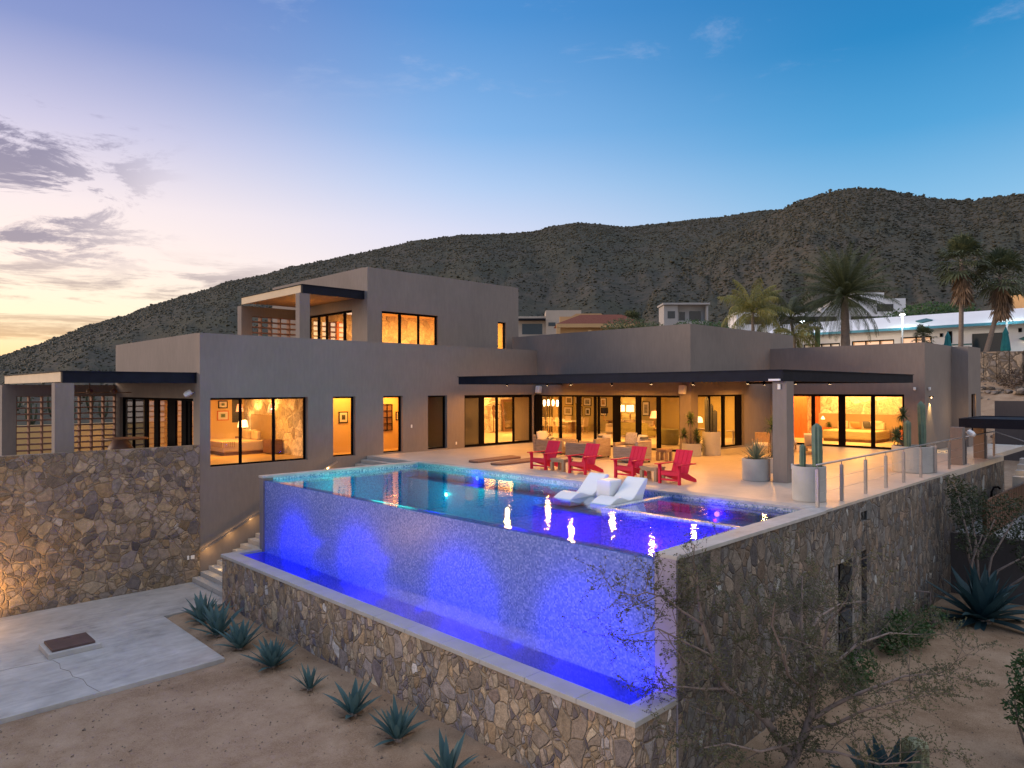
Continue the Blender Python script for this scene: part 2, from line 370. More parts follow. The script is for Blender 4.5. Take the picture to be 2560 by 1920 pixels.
# ------------------------------------------------------------------ camera
cam=bpy.data.cameras.new('camera'); camo=bpy.data.objects.new('camera',cam); COL.objects.link(camo)
cam.sensor_width=36; cam.lens=1762.12/2560*36; cam.clip_end=9000; cam.clip_start=.1
_yaw,_pit,_rol=.793755378,.00677801714,-.00278241318
Fv=Vector((math.cos(_yaw)*math.cos(_pit),math.sin(_yaw)*math.cos(_pit),math.sin(_pit)))
Rv=Vector((math.sin(_yaw),-math.cos(_yaw),0)); Uv=Rv.cross(Fv)
Rv,Uv=Rv*math.cos(_rol)+Uv*math.sin(_rol),-Rv*math.sin(_rol)+Uv*math.cos(_rol)
camo.matrix_world=Matrix(((Rv.x,Uv.x,-Fv.x,0),(Rv.y,Uv.y,-Fv.y,0),(Rv.z,Uv.z,-Fv.z,2.8),(0,0,0,1)))
sc.camera=camo
sc.view_settings.view_transform='Standard'; sc.view_settings.look='None'; sc.view_settings.exposure=0; sc.view_settings.gamma=1
sc.render.engine='CYCLES'
cy=sc.cycles
cy.use_denoising=True; cy.denoiser='OPENIMAGEDENOISE'; cy.max_bounces=8; cy.diffuse_bounces=3; cy.glossy_bounces=3; cy.transmission_bounces=4; cy.transparent_max_bounces=12
cy.sample_clamp_indirect=4; cy.sample_clamp_direct=0; cy.caustics_reflective=False; cy.caustics_refractive=False; cy.use_light_tree=True
# ------------------------------------------------------------------ sky
SUN_AZ,SUN_EL=112.,5.
W=bpy.data.worlds.new('World'); sc.world=W
def build_sky():
    t=NT(W); d=t.N('ShaderNodeTexCoord').outputs['Generated']
    s=t.N('ShaderNodeSeparateXYZ'); t.S(s,0,d); x,y,z=s.outputs
    a=R(SUN_AZ)
    hl=t.math('SQRT',t.math('ADD',t.math('MULTIPLY',x,x),t.math('MULTIPLY',y,y)))
    c=t.math('DIVIDE',t.math('ADD',t.math('MULTIPLY',x,math.cos(a)),t.math('MULTIPLY',y,math.sin(a))),t.math('MAXIMUM',hl,.001))
    el=t.math('MULTIPLY',t.math('ARCSINE',z),180/PI)          # degrees above the horizon
    az=t.math('MULTIPLY',t.math('ARCTAN2',y,x),180/PI)
    zz=t.math('DIVIDE',el,90.)
    def rp(st): return t.ramp(zz,[(e/90.,lin(cc)) for e,cc in st])
    left=rp([(0,(250,200,132)),(2.5,(255,222,174)),(5,(255,237,208)),(9,(252,231,222)),(13,(240,224,227)),(18,(198,193,221)),(24,(126,142,198)),(34,(78,106,182)),(48,(170,186,226)),(90,(222,226,246))])
    mid=rp([(0,(246,228,214)),(7,(238,226,232)),(10,(224,220,236)),(12.5,(212,214,238)),(16,(176,200,237)),(20,(128,176,229)),(28,(70,140,208)),(40,(46,112,188)),(48,(170,186,226)),(90,(222,226,246))])
    right=rp([(0,(186,204,226)),(9,(164,202,230)),(13,(126,184,226)),(18,(70,156,212)),(24,(12,128,192)),(32,(6,108,176)),(48,(170,186,226)),(90,(222,226,246))])
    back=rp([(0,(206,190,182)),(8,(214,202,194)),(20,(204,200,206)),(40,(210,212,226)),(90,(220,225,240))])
    k=t.mix(t.maprange(c,.86,.40,0,1,True),left,mid)
    k=t.mix(t.maprange(c,.56,-.12,0,1,True),k,right)
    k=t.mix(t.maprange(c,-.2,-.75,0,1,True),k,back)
    # the glow just over the spot where the sun went down, low on the left
    gl=t.math('MULTIPLY',t.maprange(c,.80,.99,0,1,True),t.maprange(el,9,0,0,1,True))
    k=t.mix(t.math('MULTIPLY',gl,.28),k,(1.25,.70,.26))
    # clouds: torn dark banks upper left, thin level bars near the skyline, faint veils overhead
    v=t.N('ShaderNodeCombineXYZ'); t.S(v,0,az); t.S(v,1,el)
    n1=t.noise(t.N('ShaderNodeMapping',{'Vector':v.outputs[0],'Scale':(.13,.42,1),'Rotation':(0,0,R(-14)),'Location':(3.7,.6,0)}).outputs[0],1.,10,.70,.5)
    m1=t.math('MULTIPLY',t.math('MULTIPLY',t.maprange(az,69,80,0,1,True),t.maprange(az,104,92,0,1,True)),t.math('MULTIPLY',t.maprange(el,7,10,0,1,True),t.maprange(el,20.5,16.5,0,1,True)))
    k1=t.math('MULTIPLY',t.maprange(n1,.50,.60,0,1,True),m1)
    k=t.mix(t.math('MULTIPLY',k1,.8),k,lin((104,98,136)))
    n2=t.noise(t.scaled(v.outputs[0],(.085,.62,1)),1.,9,.66,.4)
    m2=t.math('MULTIPLY',t.math('MULTIPLY',t.maprange(az,56,66,0,1,True),t.maprange(az,140,115,0,1,True)),t.math('MULTIPLY',t.maprange(el,1.4,3.0,0,1,True),t.maprange(el,10.6,7.6,0,1,True)))
    k2=t.math('MULTIPLY',t.maprange(n2,.47,.62,0,1,True),m2)
    k=t.mix(t.math('MULTIPLY',k2,.78),k,t.mix(t.maprange(el,2,8),lin((196,158,118)),lin((150,136,150))))
    n3=t.noise(t.scaled(v.outputs[0],(.09,.24,1)),1.,8,.66,.4)
    m3=t.math('MULTIPLY',t.maprange(el,19,26,0,1,True),t.maprange(el,50,32,0,1,True))
    k3=t.math('MULTIPLY',t.maprange(n3,.54,.72,0,1,True),m3)
    k=t.mix(t.math('MULTIPLY',k3,.35),k,lin((178,190,224)))
    sky=t.N('ShaderNodeTexSky',sky_type='NISHITA'); sky.sun_disc=False; sky.sun_elevation=R(1.0); sky.sun_rotation=R(90-SUN_AZ)
    k=t.mix(1.,k,t.mix(t.math('MAXIMUM',t.maprange(c,-.2,-.6,0,1,True),t.maprange(el,34,60,0,1,True)),(1,1,1),(1.32,1.30,1.28)),'MULTIPLY')  # unseen sky behind and overhead brightened to add fill on the scene
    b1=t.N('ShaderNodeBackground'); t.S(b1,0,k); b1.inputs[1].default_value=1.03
    b2=t.N('ShaderNodeBackground'); t.S(b2,0,sky); b2.inputs[1].default_value=.06
    ad=t.N('ShaderNodeAddShader'); t.l.new(b1.outputs[0],ad.inputs[0]); t.l.new(b2.outputs[0],ad.inputs[1])
    o=t.N('ShaderNodeOutputWorld'); t.l.new(ad.outputs[0],o.inputs[0])
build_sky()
sl=bpy.data.lights.new('sun','SUN'); sl.energy=2.7; sl.angle=R(25); sl.color=(1,.74,.52)
so=bpy.data.objects.new('sun',sl); COL.objects.link(so); so.location=(0,60,60)
a_=R(SUN_AZ+22); e_=R(9)
so.rotation_euler=(Vector((-math.cos(a_)*math.cos(e_),-math.sin(a_)*math.cos(e_),-math.sin(e_)))).to_track_quat('-Z','Y').to_euler()
# ------------------------------------------------------------------ land
def sstep(a,b,x):
    t=min(1,max(0,(x-a)/(b-a))); return t*t*(3-2*t)
GZ=-3.94
AGV=[(8.03,21.05),(7.86,19.55),(7.83,18.1),(7.93,16.44),(7.93,14.6),(7.93,12.81),(8.0,11.31),(7.85,9.62)]
BASINS=[(x,y,.42) for x,y in AGV]
def land(x,y):
    u=max(x-43,(y-40)); h=0
    if u>0:
        az=math.degrees(math.atan2(y,x)); w=sstep(74,55,az)
        h=w*(9.7*sstep(0,21,u)+.085*max(0,u-22))
        k=sstep(19,14,y)*w
        if x>40 and k>0: h=h*(1-k)+k*(1.6*sstep(41,46,x)+5.4*sstep(46,62,x)+2.45*sstep(61.9,62.8,x)+.05*max(0,x-80))
    for (ax,ay,ar) in BASINS:
        d2=((x-ax)**2+(y-ay)**2)/(ar*ar)
        if d2<6: h-=.075*math.exp(-d2*1.6)-.035*math.exp(-((math.sqrt(d2)-1.25)/.35)**2)
    q=min(sstep(7.6,7.15,x),sstep(17.2,17.7,y)) if y<22.3 else sstep(9.5,9.1,x)*(1 if x>-16 else 0)
    h-=.12*q
    n=mnoise.noise(Vector((x*.9,y*.9,3)))*.035*(1-q)+mnoise.noise(Vector((x*2.6,y*2.6,5)))*.014+mnoise.noise(Vector((x*.25,y*.25,9)))*.05*(1-q)
    return GZ+h+n*(1 if abs(u)<900 else 1)
def grid_sheet(name,xs,ys,fn,m):
    vs=[(x,y,fn(x,y)) for y in ys for x in xs]; nx=len(xs)
    fs=[(j*nx+i,j*nx+i+1,(j+1)*nx+i+1,(j+1)*nx+i) for j in range(len(ys)-1) for i in range(nx-1)]
    b=MB(); b.v=vs; b.f=fs
    return b.build(name,m,smooth=True,fixn=False)
def axis(): 
    a=[-4000,-1500,-600,-250,-120]+[x for x in np.arange(-60,-12,6)]+[x for x in np.arange(-12,2,.45)]+[x for x in np.arange(2,15,.18)]+[x for x in np.arange(15,30,.4)]+[x for x in np.arange(30,80,1.6)]+[x for x in np.arange(80,180,8)]+[200,300,600,1500,4000]
    return [float(x) for x in a]
tag(grid_sheet('ground',axis(),axis(),land,SAND),kind='structure')
# hills: skyline elevation against bearing, read once from the ridge lines
F_D=1762.12*.8640625
def skyl(pts):
    out=[]
    for (dx,dy) in pts:
        px,py=dx/.8640625,dy/.8640625
        v=Fv+Rv*((px-1280)/1762.12)+Uv*((960-py)/1762.12)
        out.append((math.degrees(math.atan2(v.y,v.x)),v.z/math.hypot(v.x,v.y)))
    return sorted(out)
def interp(tab,a):
    if a<=tab[0][0]: return tab[0][1]
    for (p,q),(r,s) in zip(tab,tab[1:]):
        if a<=r:
            t=(a-p)/(r-p); t=t*t*(3-2*t)*.35+t*.65
            return q+(s-q)*t
    return tab[-1][1]
RA=skyl([(-700,860),(-300,826),(-140,806),(0,770),(70,748),(125,728),(195,701),(260,684),(338,656),(432,629),(500,606),(553,597),(640,574),(700,562),(760,550),(830,535),(900,519),(1000,507),(1080,505),(1150,500),(1200,487),(1245,481),(1290,484),(1350,490),(1420,483),(1480,476),(1560,468),(1640,455),(1760,450),(1900,450),(2400,480),(2900,520)])
RB=skyl([(1020,800),(1100,728),(1211,667),(1290,632),(1371,598),(1434,563),(1496,538),(1580,500),(1660,464),(1730,432),(1800,412),(1850,406),(1900,408),(1960,418),(2030,430),(2100,432),(2150,425),(2212,418),(2400,410),(2700,440),(3100,520)])
def hill_sheet(name,tab,a0,a1,na,r0,Rr,nr,zb,pw,seed,hm=None):
    def hz(az,r):
        e=interp(tab,az); top=2.8+e*Rr
        f=(r-r0)/(Rr-r0)
        g=mnoise.fractal(Vector((az*.22+seed,r*.004,seed)),1.,2.,5)*1.0+mnoise.noise(Vector((az*1.4,r*.02,seed)))*.35
        if f<=1: z=zb+(top-zb)*(max(0,f)**pw)+g*8*min(1,f*2.2)*(1-f)*1.6
        else: z=top-(f-1)*(top+60)*.9
        return z+mnoise.noise(Vector((az*6,r*.05,seed)))*1.2*min(1,f*3)
    vs=[];fs=[]
    for j in range(nr):
        f=j/(nr-1); r=r0+(Rr*1.35-r0)*f
        for i in range(na):
            az=a0+(a1-a0)*i/(na-1)
            vs.append((r*math.cos(R(az)),r*math.sin(R(az)),hz(az,r)))
    for j in range(nr-1):
        for i in range(na-1):
            a=j*na+i; fs.append((a,a+1,a+na+1,a+na))
    b=MB(); b.v=vs;b.f=fs
    tag(b.build(name,hm or HILL,smooth=True,fixn=False),kind='structure')
    return hz
hzA=hill_sheet('far_hill',RA,-14,118,300,125,860,90,-5,1.12,3.)
hzB=hill_sheet('near_hill',RB,-20,62,230,150,560,80,6,1.15,8.,HILL2)
# far ridge, barely showing at the left edge
b=MB(); pr=[(-900,-40),(-620,70),(-380,150),(-200,190),(-60,160),(60,205),(150,150),(260,95),(420,40),(600,-40)]
vs=[];n=len(pr)
for k,(f,dr) in enumerate(((1,0),(.45,-350),(0,-800))):
    for i,(o,h) in enumerate(pr):
        az=R(82.5)+o/3600.; r=3600+dr
        vs.append((r*math.cos(az),r*math.sin(az),max(-30,h*f-18+(mnoise.noise(Vector((i,k,1)))*12*f))))
fs=[(k*n+i,k*n+i+1,(k+1)*n+i+1,(k+1)*n+i) for k in range(2) for i in range(n-1)]
b.v=vs;b.f=fs; tag(b.build('distant_ridge',HILL,fixn=False),kind='structure')
# scrub over the hills: thousands of low rounded bushes, one mass per hill
_bm=bmesh.new(); bmesh.ops.create_icosphere(_bm,subdivisions=1,radius=1); ICO_V=np.array([v.co[:] for v in _bm.verts]); ICO_F=np.array([[v.index for v in f.verts] for f in _bm.faces]); _bm.free()
def scatter(name,hz,tab,a0,a1,r0,r1,n,smin,smax,seed,m,label):
    rg=np.random.default_rng(seed); V=[];Fc=[];k=0
    while k<n:
        az=rg.uniform(a0,a1); r=r0+(r1-r0)*rg.random()**.62
        if mnoise.noise(Vector((az*.8,r*.02,seed)))<rg.uniform(-.9,.35)-.45: continue
        s=rg.uniform(smin,smax)*(.55+.45*rg.random())*(1.5 if rg.random()<.06 else 1)*(.22+.78*r/r1)
        p=np.array([r*math.cos(R(az)),r*math.sin(R(az)),hz(az,r)+s*.25])
        V.append(ICO_V*rg.uniform(.6,1.35,(12,1))*np.array([s*rg.uniform(.8,1.5),s*rg.uniform(.8,1.5),s*rg.uniform(.55,.95)])+p)
        Fc.append(ICO_F+12*k); k+=1
    V=np.concatenate(V);Fc=np.concatenate(Fc)
    me=bpy.data.meshes.new(name); me.vertices.add(len(V)); me.vertices.foreach_set('co',V.ravel())
    me.loops.add(Fc.size); me.loops.foreach_set('vertex_index',Fc.ravel().astype(np.int32))
    me.polygons.add(len(Fc)); me.polygons.foreach_set('loop_start',np.arange(0,Fc.size,3,dtype=np.int32))
    me.update(calc_edges=True); me.validate()
    me.materials.append(m); o=bpy.data.objects.new(name,me); COL.objects.link(o)
    return tag(o,label,'shrubs',kind='stuff')
scatter('hillside_scrub',hzA,RA,6,92,150,905,46000,.7,1.45,5,SCRUBFAR,'dark scrub covering the long far hillside')
scatter('spur_scrub',hzB,RB,-2,50,160,585,40000,.5,1.15,6,SCRUBFAR,'dark scrub covering the nearer spur and peak')
# ------------------------------------------------------------------ the house
def mk_tint():  # dark, nearly opaque sheet set in place of clear glass
    m=bpy.data.materials.new('dark_tinted_pane'); t=NT(m)
    d=t.bsdf(color=(.02,.02,.018),rough=.7); tr=t.N('ShaderNodeBsdfTransparent',{'Color':(1,1,1,1)})
    mx=t.N('ShaderNodeMixShader',{0:.95}); t.l.new(tr.outputs[0],mx.inputs[1]); t.l.new(d.outputs[0],mx.inputs[2]); t.out(mx); return m
TINT=mk_tint()
HO=(22.,25.45,0.)
house=thing('house','low modern grey stucco house with glowing windows, roof terrace room and covered pool terrace','house',HO)
def hp(b,name,m,parent=None,**k):
    return b.build(name,m,parent or house,HO,**k)
def wall(b,ax,pl,th,u0,u1,z0,z1,ops=()):
    us=sorted({u0,u1,*[o[0] for o in ops],*[o[1] for o in ops]}); zs=sorted({z0,z1,*[o[2] for o in ops],*[o[3] for o in ops]})
    us=[u for u in us if u0<=u<=u1]; zs=[z for z in zs if z0<=z<=z1]
    def solid(i,j):
        if i<0 or j<0 or i>=len(us)-1 or j>=len(zs)-1: return False
        cu=(us[i]+us[i+1])/2; cz=(zs[j]+zs[j+1])/2
        return not any(o[0]<cu<o[1] and o[2]<cz<o[3] for o in ops)
    def P(u,d,z): return (u,pl+d,z) if ax=='x' else (pl+d,u,z)
    for i in range(len(us)-1):
        for j in range(len(zs)-1):
            if not solid(i,j): continue
            a,c,e,f=us[i],us[i+1],zs[j],zs[j+1]
            b.quad(P(a,0,e),P(c,0,e),P(c,0,f),P(a,0,f)); b.quad(P(a,th,e),P(a,th,f),P(c,th,f),P(c,th,e))
            if not solid(i-1,j): b.quad(P(a,0,e),P(a,0,f),P(a,th,f),P(a,th,e))
            if not solid(i+1,j): b.quad(P(c,0,e),P(c,th,e),P(c,th,f),P(c,0,f))
            if not solid(i,j-1): b.quad(P(a,0,e),P(a,th,e),P(c,th,e),P(c,0,e))
            if not solid(i,j+1): b.quad(P(a,0,f),P(c,0,f),P(c,th,f),P(a,th,f))
def glazing(name,ax,pl,u0,u1,z0,z1,mull=(),fw=.07,dp=.09,parent=None,label=None,glass=True,sub='pane',dark=()):
    """frame with uprights, and the panes as its children"""
    b=MB()
    def bx(a,c,e,f,d0=0,d1=dp):
        if ax=='x': b.box(a,c,pl+d0,pl+d1,e,f)
        else: b.box(pl+d0,pl+d1,a,c,e,f)
    bx(u0,u1,z0,z0+fw*.8); bx(u0,u1,z1-fw,z1); bx(u0,u0+fw,z0+fw*.8,z1-fw); bx(u1-fw,u1,z0+fw*.8,z1-fw)
    ms=sorted(mull)
    for (m,w) in ms: bx(m-w/2,m+w/2,z0+fw*.8,z1-fw,.004,dp-.004)
    fr=hp(b,name,ALU,parent)
    if label: fr['label']=label
    if glass:
        ed=[u0+fw]; 
        for (m,w) in ms: ed+= [m-w/2,m+w/2]
        ed.append(u1-fw)
        for i,(a,c) in enumerate(zip(ed[::2],ed[1::2])):
            if c-a<.05: continue
            g=MB(); d=pl+dp*.5
            P=(lambda u,z:(u,d,z)) if ax=='x' else (lambda u,z:(d,u,z))
            g.quad(P(a,z0+fw*.8),P(c,z0+fw*.8),P(c,z1-fw),P(a,z1-fw))
            q=hp(g,sub,TINT if i in dark else GLASS,fr,fixn=False)
            if i in dark: q['label']='dark tinted leaf'
    return fr
XL,XB,XD=9.58,26.87,34.4; YA,YC,YE=25.45,16.31,9.29
# left wing ----------------------------------------------------------
b=MB()
opsA=[(9.95,13.74,.03,2.5),(14.86,15.9,.05,2.5),(17.28,18.3,.05,2.5),(19.68,20.8,.05,2.5),(21.86,26.60,0.01,2.5)]
wall(b,'x',YA,.3,XL,XB,-4.3,4.81,opsA)
wall(b,'y',XL,.3,YA+.3,35.33,-4.3,4.82,[(26.06,34.75,.01,2.48)])
wall(b,'x',35.03,.3,XL+.3,18.,0,4.82)
hp(b,'wall',STUCCO)['label']='long left wing wall with windows and low parapet'
b=MB(); b.box(XL+.3,XB,YA+.3,35.03,4.15,4.3); hp(b,'roof',STUCCO)
glazing('window','x',YA+.18,9.95,13.74,.03,2.5,[(11.13,.09),(12.42,.09)],label='wide three-pane bedroom window',sub='pane')
glazing('window','x',YA+.16,14.86,15.9,.05,2.5,label='tall narrow window nearer the bedroom')
glazing('window','x',YA+.16,17.28,18.3,.05,2.5,label='tall narrow window nearer the dark door')
glazing('door','x',YA+.16,19.68,20.8,.05,2.5,label='dark glazed door with no light behind')
glazing('sliding_door','x',YA+.12,21.86,26.60,.01,2.5,[(23.08,.32),(24.11,.13),(25.28,.1)],fw=.14,label='sliding glass door at the inner corner',dark=(0,))
glazing('folding_door','y',XL+.12,26.06,34.7,.01,2.48,[(33.3,.12),(31.62,.36),(30.35,.5),(28.64,.85),(27.35,.45),(26.8,.2)],fw=.1,label='folding glass doors under the left pergola')
# stacked sliding panels and post at the inner corner
b=MB()
for k in range(4): b.box(26.62+.0,26.66,25.40-.16*k-.05,25.40-.16*k+.04,.02,2.47)
b.box(26.70,27.0,25.30,25.62,.01,2.5)
hp(b,'corner_post',ALU)
# living block -------------------------------------------------------
b=MB()
wall(b,'y',XB,.3,YC,27.3,0,5.6,[(16.86,25.40,.01,2.48)])
wall(b,'x',YC,.3,XB+.3,37.15,0,5.6,[(27.46,31.67,.06,2.5)])
wall(b,'y',36.85,.3,YC+.3,31.,0,5.6); wall(b,'x',27.0,.3,XB+.3,36.85,2.9,5.6)
hp(b,'wall',STUCCO)['label']='taller living room block above the terrace roof'
b=MB(); b.box(XB+.3,36.85,YC+.3,27.0,4.9,5.05); hp(b,'roof',STUCCO)
glazing('sliding_door','y',XB+.12,16.86,25.40,.01,2.48,[(23.95,.14),(22.75,.26),(21.7,.13),(21.48,.1),(20.4,.42),(19.15,.28),(18.05,.2)],fw=.09,label='wide glass doors of the living room')
glazing('sliding_door','x',YC+.14,27.46,31.67,.06,2.5,[(28.73,.09),(29.97,.22),(31.35,.42)],fw=.08,label='glass door behind the tall cactus planter')
# bedroom block ------------------------------------------------------
b=MB()
wall(b,'y',XD,.3,YE,YC,0,4.78,[(10.12,15.55,.01,2.5)])
wall(b,'x',YE,.3,XD+.3,38.9,0,4.78)
wall(b,'y',38.61,.3,8.6,YE,-.0,4.75)
wall(b,'x',8.6,.3,38.91,40.95,-4.2,4.75,[(39.15,40.0,.5,2.49)])
wall(b,'y',40.65,.3,8.9,20.,-4.2,4.75)
hp(b,'wall',STUCCO)['label']='stepped bedroom block at the right end'
b=MB(); b.box(XD+.3,40.65,YE+.3,20,4.3,4.42); hp(b,'roof',STUCCO)
glazing('sliding_door','y',XD+.1,10.12,15.55,.01,2.5,[(14.2,.16),(12.85,.3),(11.47,.17)],fw=.11,label='glass doors of the lit right bedroom')
glazing('window','x',8.72,39.15,40.0,.5,2.49,label='narrow slot window at the far right end')
# tower ---------------------------------------------------------------
TY=28.
b=MB()
wall(b,'x',TY,.3,18.14,28.06,4.2,8.48,[(18.93,22.3,4.5,6.5),(26.47,27.08,4.5,6.46)])
wall(b,'y',18.14,.3,TY+.3,37.6,4.2,8.5,[(29.35,34.6,4.35,6.6)])
wall(b,'x',37.3,.3,18.44,28.06,4.2,8.48); wall(b,'y',27.76,.3,TY+.3,37.3,4.2,8.48)
hp(b,'tower_wall',STUCCO)['label']='upper storey room standing on the left wing roof'
b=MB(); b.box(18.44,27.76,TY+.3,37.3,7.9,8.05); hp(b,'roof',STUCCO)
glazing('window','x',TY+.1,18.93,22.3,4.5,6.5,[(20.05,.13),(21.17,.1)],fw=.09,label='three-pane window of the upper room')
glazing('window','x',TY+.1,26.47,27.08,4.5,6.46,fw=.06,label='slit window of the upper room')
glazing('folding_door','y',18.24,29.35,34.6,4.35,6.6,[(30.2,.16),(31.9,.12),(32.7,.16),(33.6,.14)],fw=.1,label='glass doors onto the upper pergola')
# upper pergola: measured off the tower's left face
UX,UY0=15.05,28.62
def pergola_roof(x0,x1,y0,y1,z0,z1,boards,ext=0):
    b=MB(); b.box(x0,x1,y0,y0+.12,z0,z1); r=hp(b,'pergola_beam',STEEL)
    b=MB(); b.box(x0-.02,x0+.10,y0+.122,y1,z0+.03,z1-.01); hp(b,'fascia_board',TAN)
    b=MB(); b.box(x0+.10,x1,y0+.122,y1,z0+.16,z0+.26); hp(b,'pergola_roof',TAN)
    b=MB(); y=y0+.2; 
    while y<y1-.2: b.box(x0+.12,x1-.02,y,y+.36,z0+.09,z0+.158); y+=.42
    hp(b,'ceiling_boards',CEILWOOD)
    b=MB(); b.box(x0-.06,x1,y0-.03,y1,z1+.001,z1+.03); hp(b,'roof_flashing',STEEL)
pergola_roof(15.0,18.13,28.25,34.4,7.0,7.36,1)
pergola_roof(5.46,9.57,25.73,35.25,3.03,3.38,1)
def lattice(x0,x1,y,z0,z1,pw,ph,th,sol0):
    """open block screen: solid end, then rows of hollow blocks"""
    b=MB(); b.box(x0,sol0,y,y+.45,z0,z1); b.box(sol0,x1,y,y+.45,z1-.47,z1)
    hp(b,'screen_wall',STUCCO)
    b=MB(); zz=z1-.47
    n=max(1,round((x1-sol0)/pw)); k=max(1,round((zz-z0)/ph))
    for i in range(n+1):
        x=sol0+(x1-sol0)*i/n; b.box(x-.028,x+.028,y+.05,y+.36,z0,zz)
    for j in range(k+1):
        z=z0+(zz-z0)*j/k
        for i in range(n):
            a=sol0+(x1-sol0)*i/n; c=sol0+(x1-sol0)*(i+1)/n
            b.box(a+.03,c-.03,y+.05,y+.36,max(z0,z-.028),min(zz,z+.028))
    hp(b,'screen_blocks',mat('red_brown_block',(.24,.13,.095),.85,.25,5,.3,.01))
lattice(5.35,9.57,35.26,0,3.02,.48,.25,.3,5.84)
lattice(15.0,18.13,34.47,4.3,6.98,.55,.28,.3,15.55)
b=MB(); b.box(5.26,5.79,25.74,26.16,0,3.028); hp(b,'pillar',STUCCO)['label']='square pillar under the left pergola'
b=MB(); b.box(14.87-.0,15.36,28.26,28.62,4.3,6.998); hp(b,'pillar',STUCCO)['label']='square pillar under the upper pergola'
b=MB(); b.box(4.0,XL+.3,25.9,35.26,-.2,-.004); b.box(-3,XL-.01,25.80,35.3,-4.2,-.2); hp(b,'porch_floor',PATIO)
# terrace roof --------------------------------------------------------
b=MB()
b.box(20.10,20.22,9.15,23.80,3.0,3.32); b.box(20.22,32.24,9.15,9.27,3.0,3.32); b.box(20.22,26.86,23.68,23.80,3.0,3.32); b.box(32.12,32.24,9.27,16.30,3.0,3.32)
hp(b,'roof_beam',STEEL)
b=MB(); b.box(20.22,26.86,9.27,23.68,3.10,3.28); b.box(26.86,32.12,9.27,16.30,3.10,3.28); hp(b,'terrace_roof',CEILWOOD)
b=MB(); b.box(20.06,32.28,9.11,16.3,3.321,3.345); b.box(20.06,26.86,16.3,23.84,3.321,3.345); hp(b,'roof_flashing',STEEL)
b=MB(); b.box(20.25,20.73,9.10,9.53,0,2.998); hp(b,'column',STUCCO)['label']='square grey column at the corner of the terrace roof'
# insides ---------------------------------------------------------------
def room(x0,x1,y0,y1,z0,z1,wm,name='interior_wall',back=None,right=None,floor=None,left=True):
    b=MB(); b.box(x0,x1,y1,y1+.1,z0,z1); hp(b,name,back or wm)
    b=MB(); b.box(x1,x1+.1,y0,y1+.1,z0,z1); hp(b,name,right or wm)
    if left:
        b=MB(); b.box(x0-.1,x0,y0,y1+.1,z0,z1); hp(b,name,wm)
    b=MB(); b.box(x0-.1,x1+.1,y0,y1+.1,z1,z1+.08); hp(b,'ceiling',STUCCO_IN)
    b=MB(); b.box(x0-.1,x1+.1,y0,y1+.1,z0-.14,z0); hp(b,'interior_floor',floor or TILE)
TILE=mat('honey_floor_tile',(.52,.38,.20),.35,.12,1.2,.05)
PALEF=mat('pale_floor_tile',(.60,.48,.32),.35,.08,1.2,.05)
room(9.98,14.35,25.76,32.69,.012,2.72,STUCCO_IN,right=STONE_IN,left=False)
room(14.55,19.62,25.76,27.5,.012,2.72,STUCCO_IN)
room(19.83,21.14,25.76,31,.012,2.72,STUCCO_IN)
b=MB(); b.box(21.3,36.5,33.5,33.6,0,2.75); hp(b,'interior_wall',STONE_IN)
b=MB(); b.box(21.25,21.35,25.76,33.5,0,2.75); hp(b,'interior_wall',STUCCO_IN)
b=MB(); b.box(36.5,36.6,16.62,33.5,0,2.95); hp(b,'interior_wall',OLIVE_IN)
b=MB(); b.box(21.35,27.0,25.76,33.5,2.75,2.83); b.box(27.18,36.5,16.62,33.5,2.75,2.83); hp(b,'ceiling',STUCCO_IN)
b=MB(); b.box(21.35,27.0,25.76,33.5,-.13,.006); b.box(27.0,36.5,16.5,33.5,-.13,.006); hp(b,'interior_floor',PALEF)
room(34.72,40.5,9.62,18.2,.012,2.72,STUCCO_IN,right=STONE_IN,floor=PALEF,left=False)
room(18.46,27.7,28.32,34.0,4.4,7.0,STUCCO_IN,back=STONE_IN,left=False)
room(38.95,40.6,8.92,9.15,.0,2.6,STUCCO_IN)
# ------------------------------------------------------------------ swimming pool
PO=(13.,14.,0.)
pool=thing('swimming_pool','blue-lit infinity pool with mosaic overflow wall, stone coping and raised spa','pool',PO)
def pp(b,name,m,parent=None,**k): return b.build(name,m,parent or pool,PO,**k)
PX0,PX1,PY0,PY1=10.25,16.4,6.90,21.80; WZ=-.13
b=MB()
b.box(PX0+.28,PX1,PY0,PY1,-1.75,-1.6)                     # bottom
b.box(PX1,PX1+.2,PY0-.1,PY1+.1,-1.6,-.051); b.box(PX0+.28,PX1,PY1,PY1+.2,-1.6,-.051); b.box(PX0+.28,PX1,PY0-.1,PY0,-1.6,-.061)
b.box(13.79,PX1,10.78,13.25,-1.6,-.36)                    # tanning shelf
b.box(15.9,PX1,13.25,PY1,-1.6,-.55)                     # long bench under the deck
pp(b,'basin',BASIN)
b=MB(); b.box(PX0,PX0+.28,PY0,PY1,-2.95,-.145); pp(b,'infinity_wall',MOSAIC)
b=MB(); b.box(13.62,13.80,PY0,10.76,-1.6,-.10); b.box(13.80,PX1,10.56,10.76,-1.6,-.10); pp(b,'spa_wall',mk_mosaic('spa_mosaic',.034,[(0,(.30,.38,.42)),(.3,(.42,.48,.50)),(.6,(.55,.58,.58)),(.85,(.2,.28,.36))]))
b=MB(); b.box(13.81,PX1,PY0+.01,10.55,-.95,-.85); b.box(15.75,PX1,PY0+.01,10.55,-.85,-.5); pp(b,'spa_seat',BASIN)
b=MB()                                                     # pale coping stones
b.box(PX1-.05,PX1+.38,6.46,PY1+.3,-.05,.012); b.box(10.18,PX1-.05,PY1-.02,PY1+.30,-.06,.012)
b.box(10.16,PX1-.05,6.44,PY0-.01,-.06,.010)
cop=pp(b,'coping',PATIO,bevel=.006)
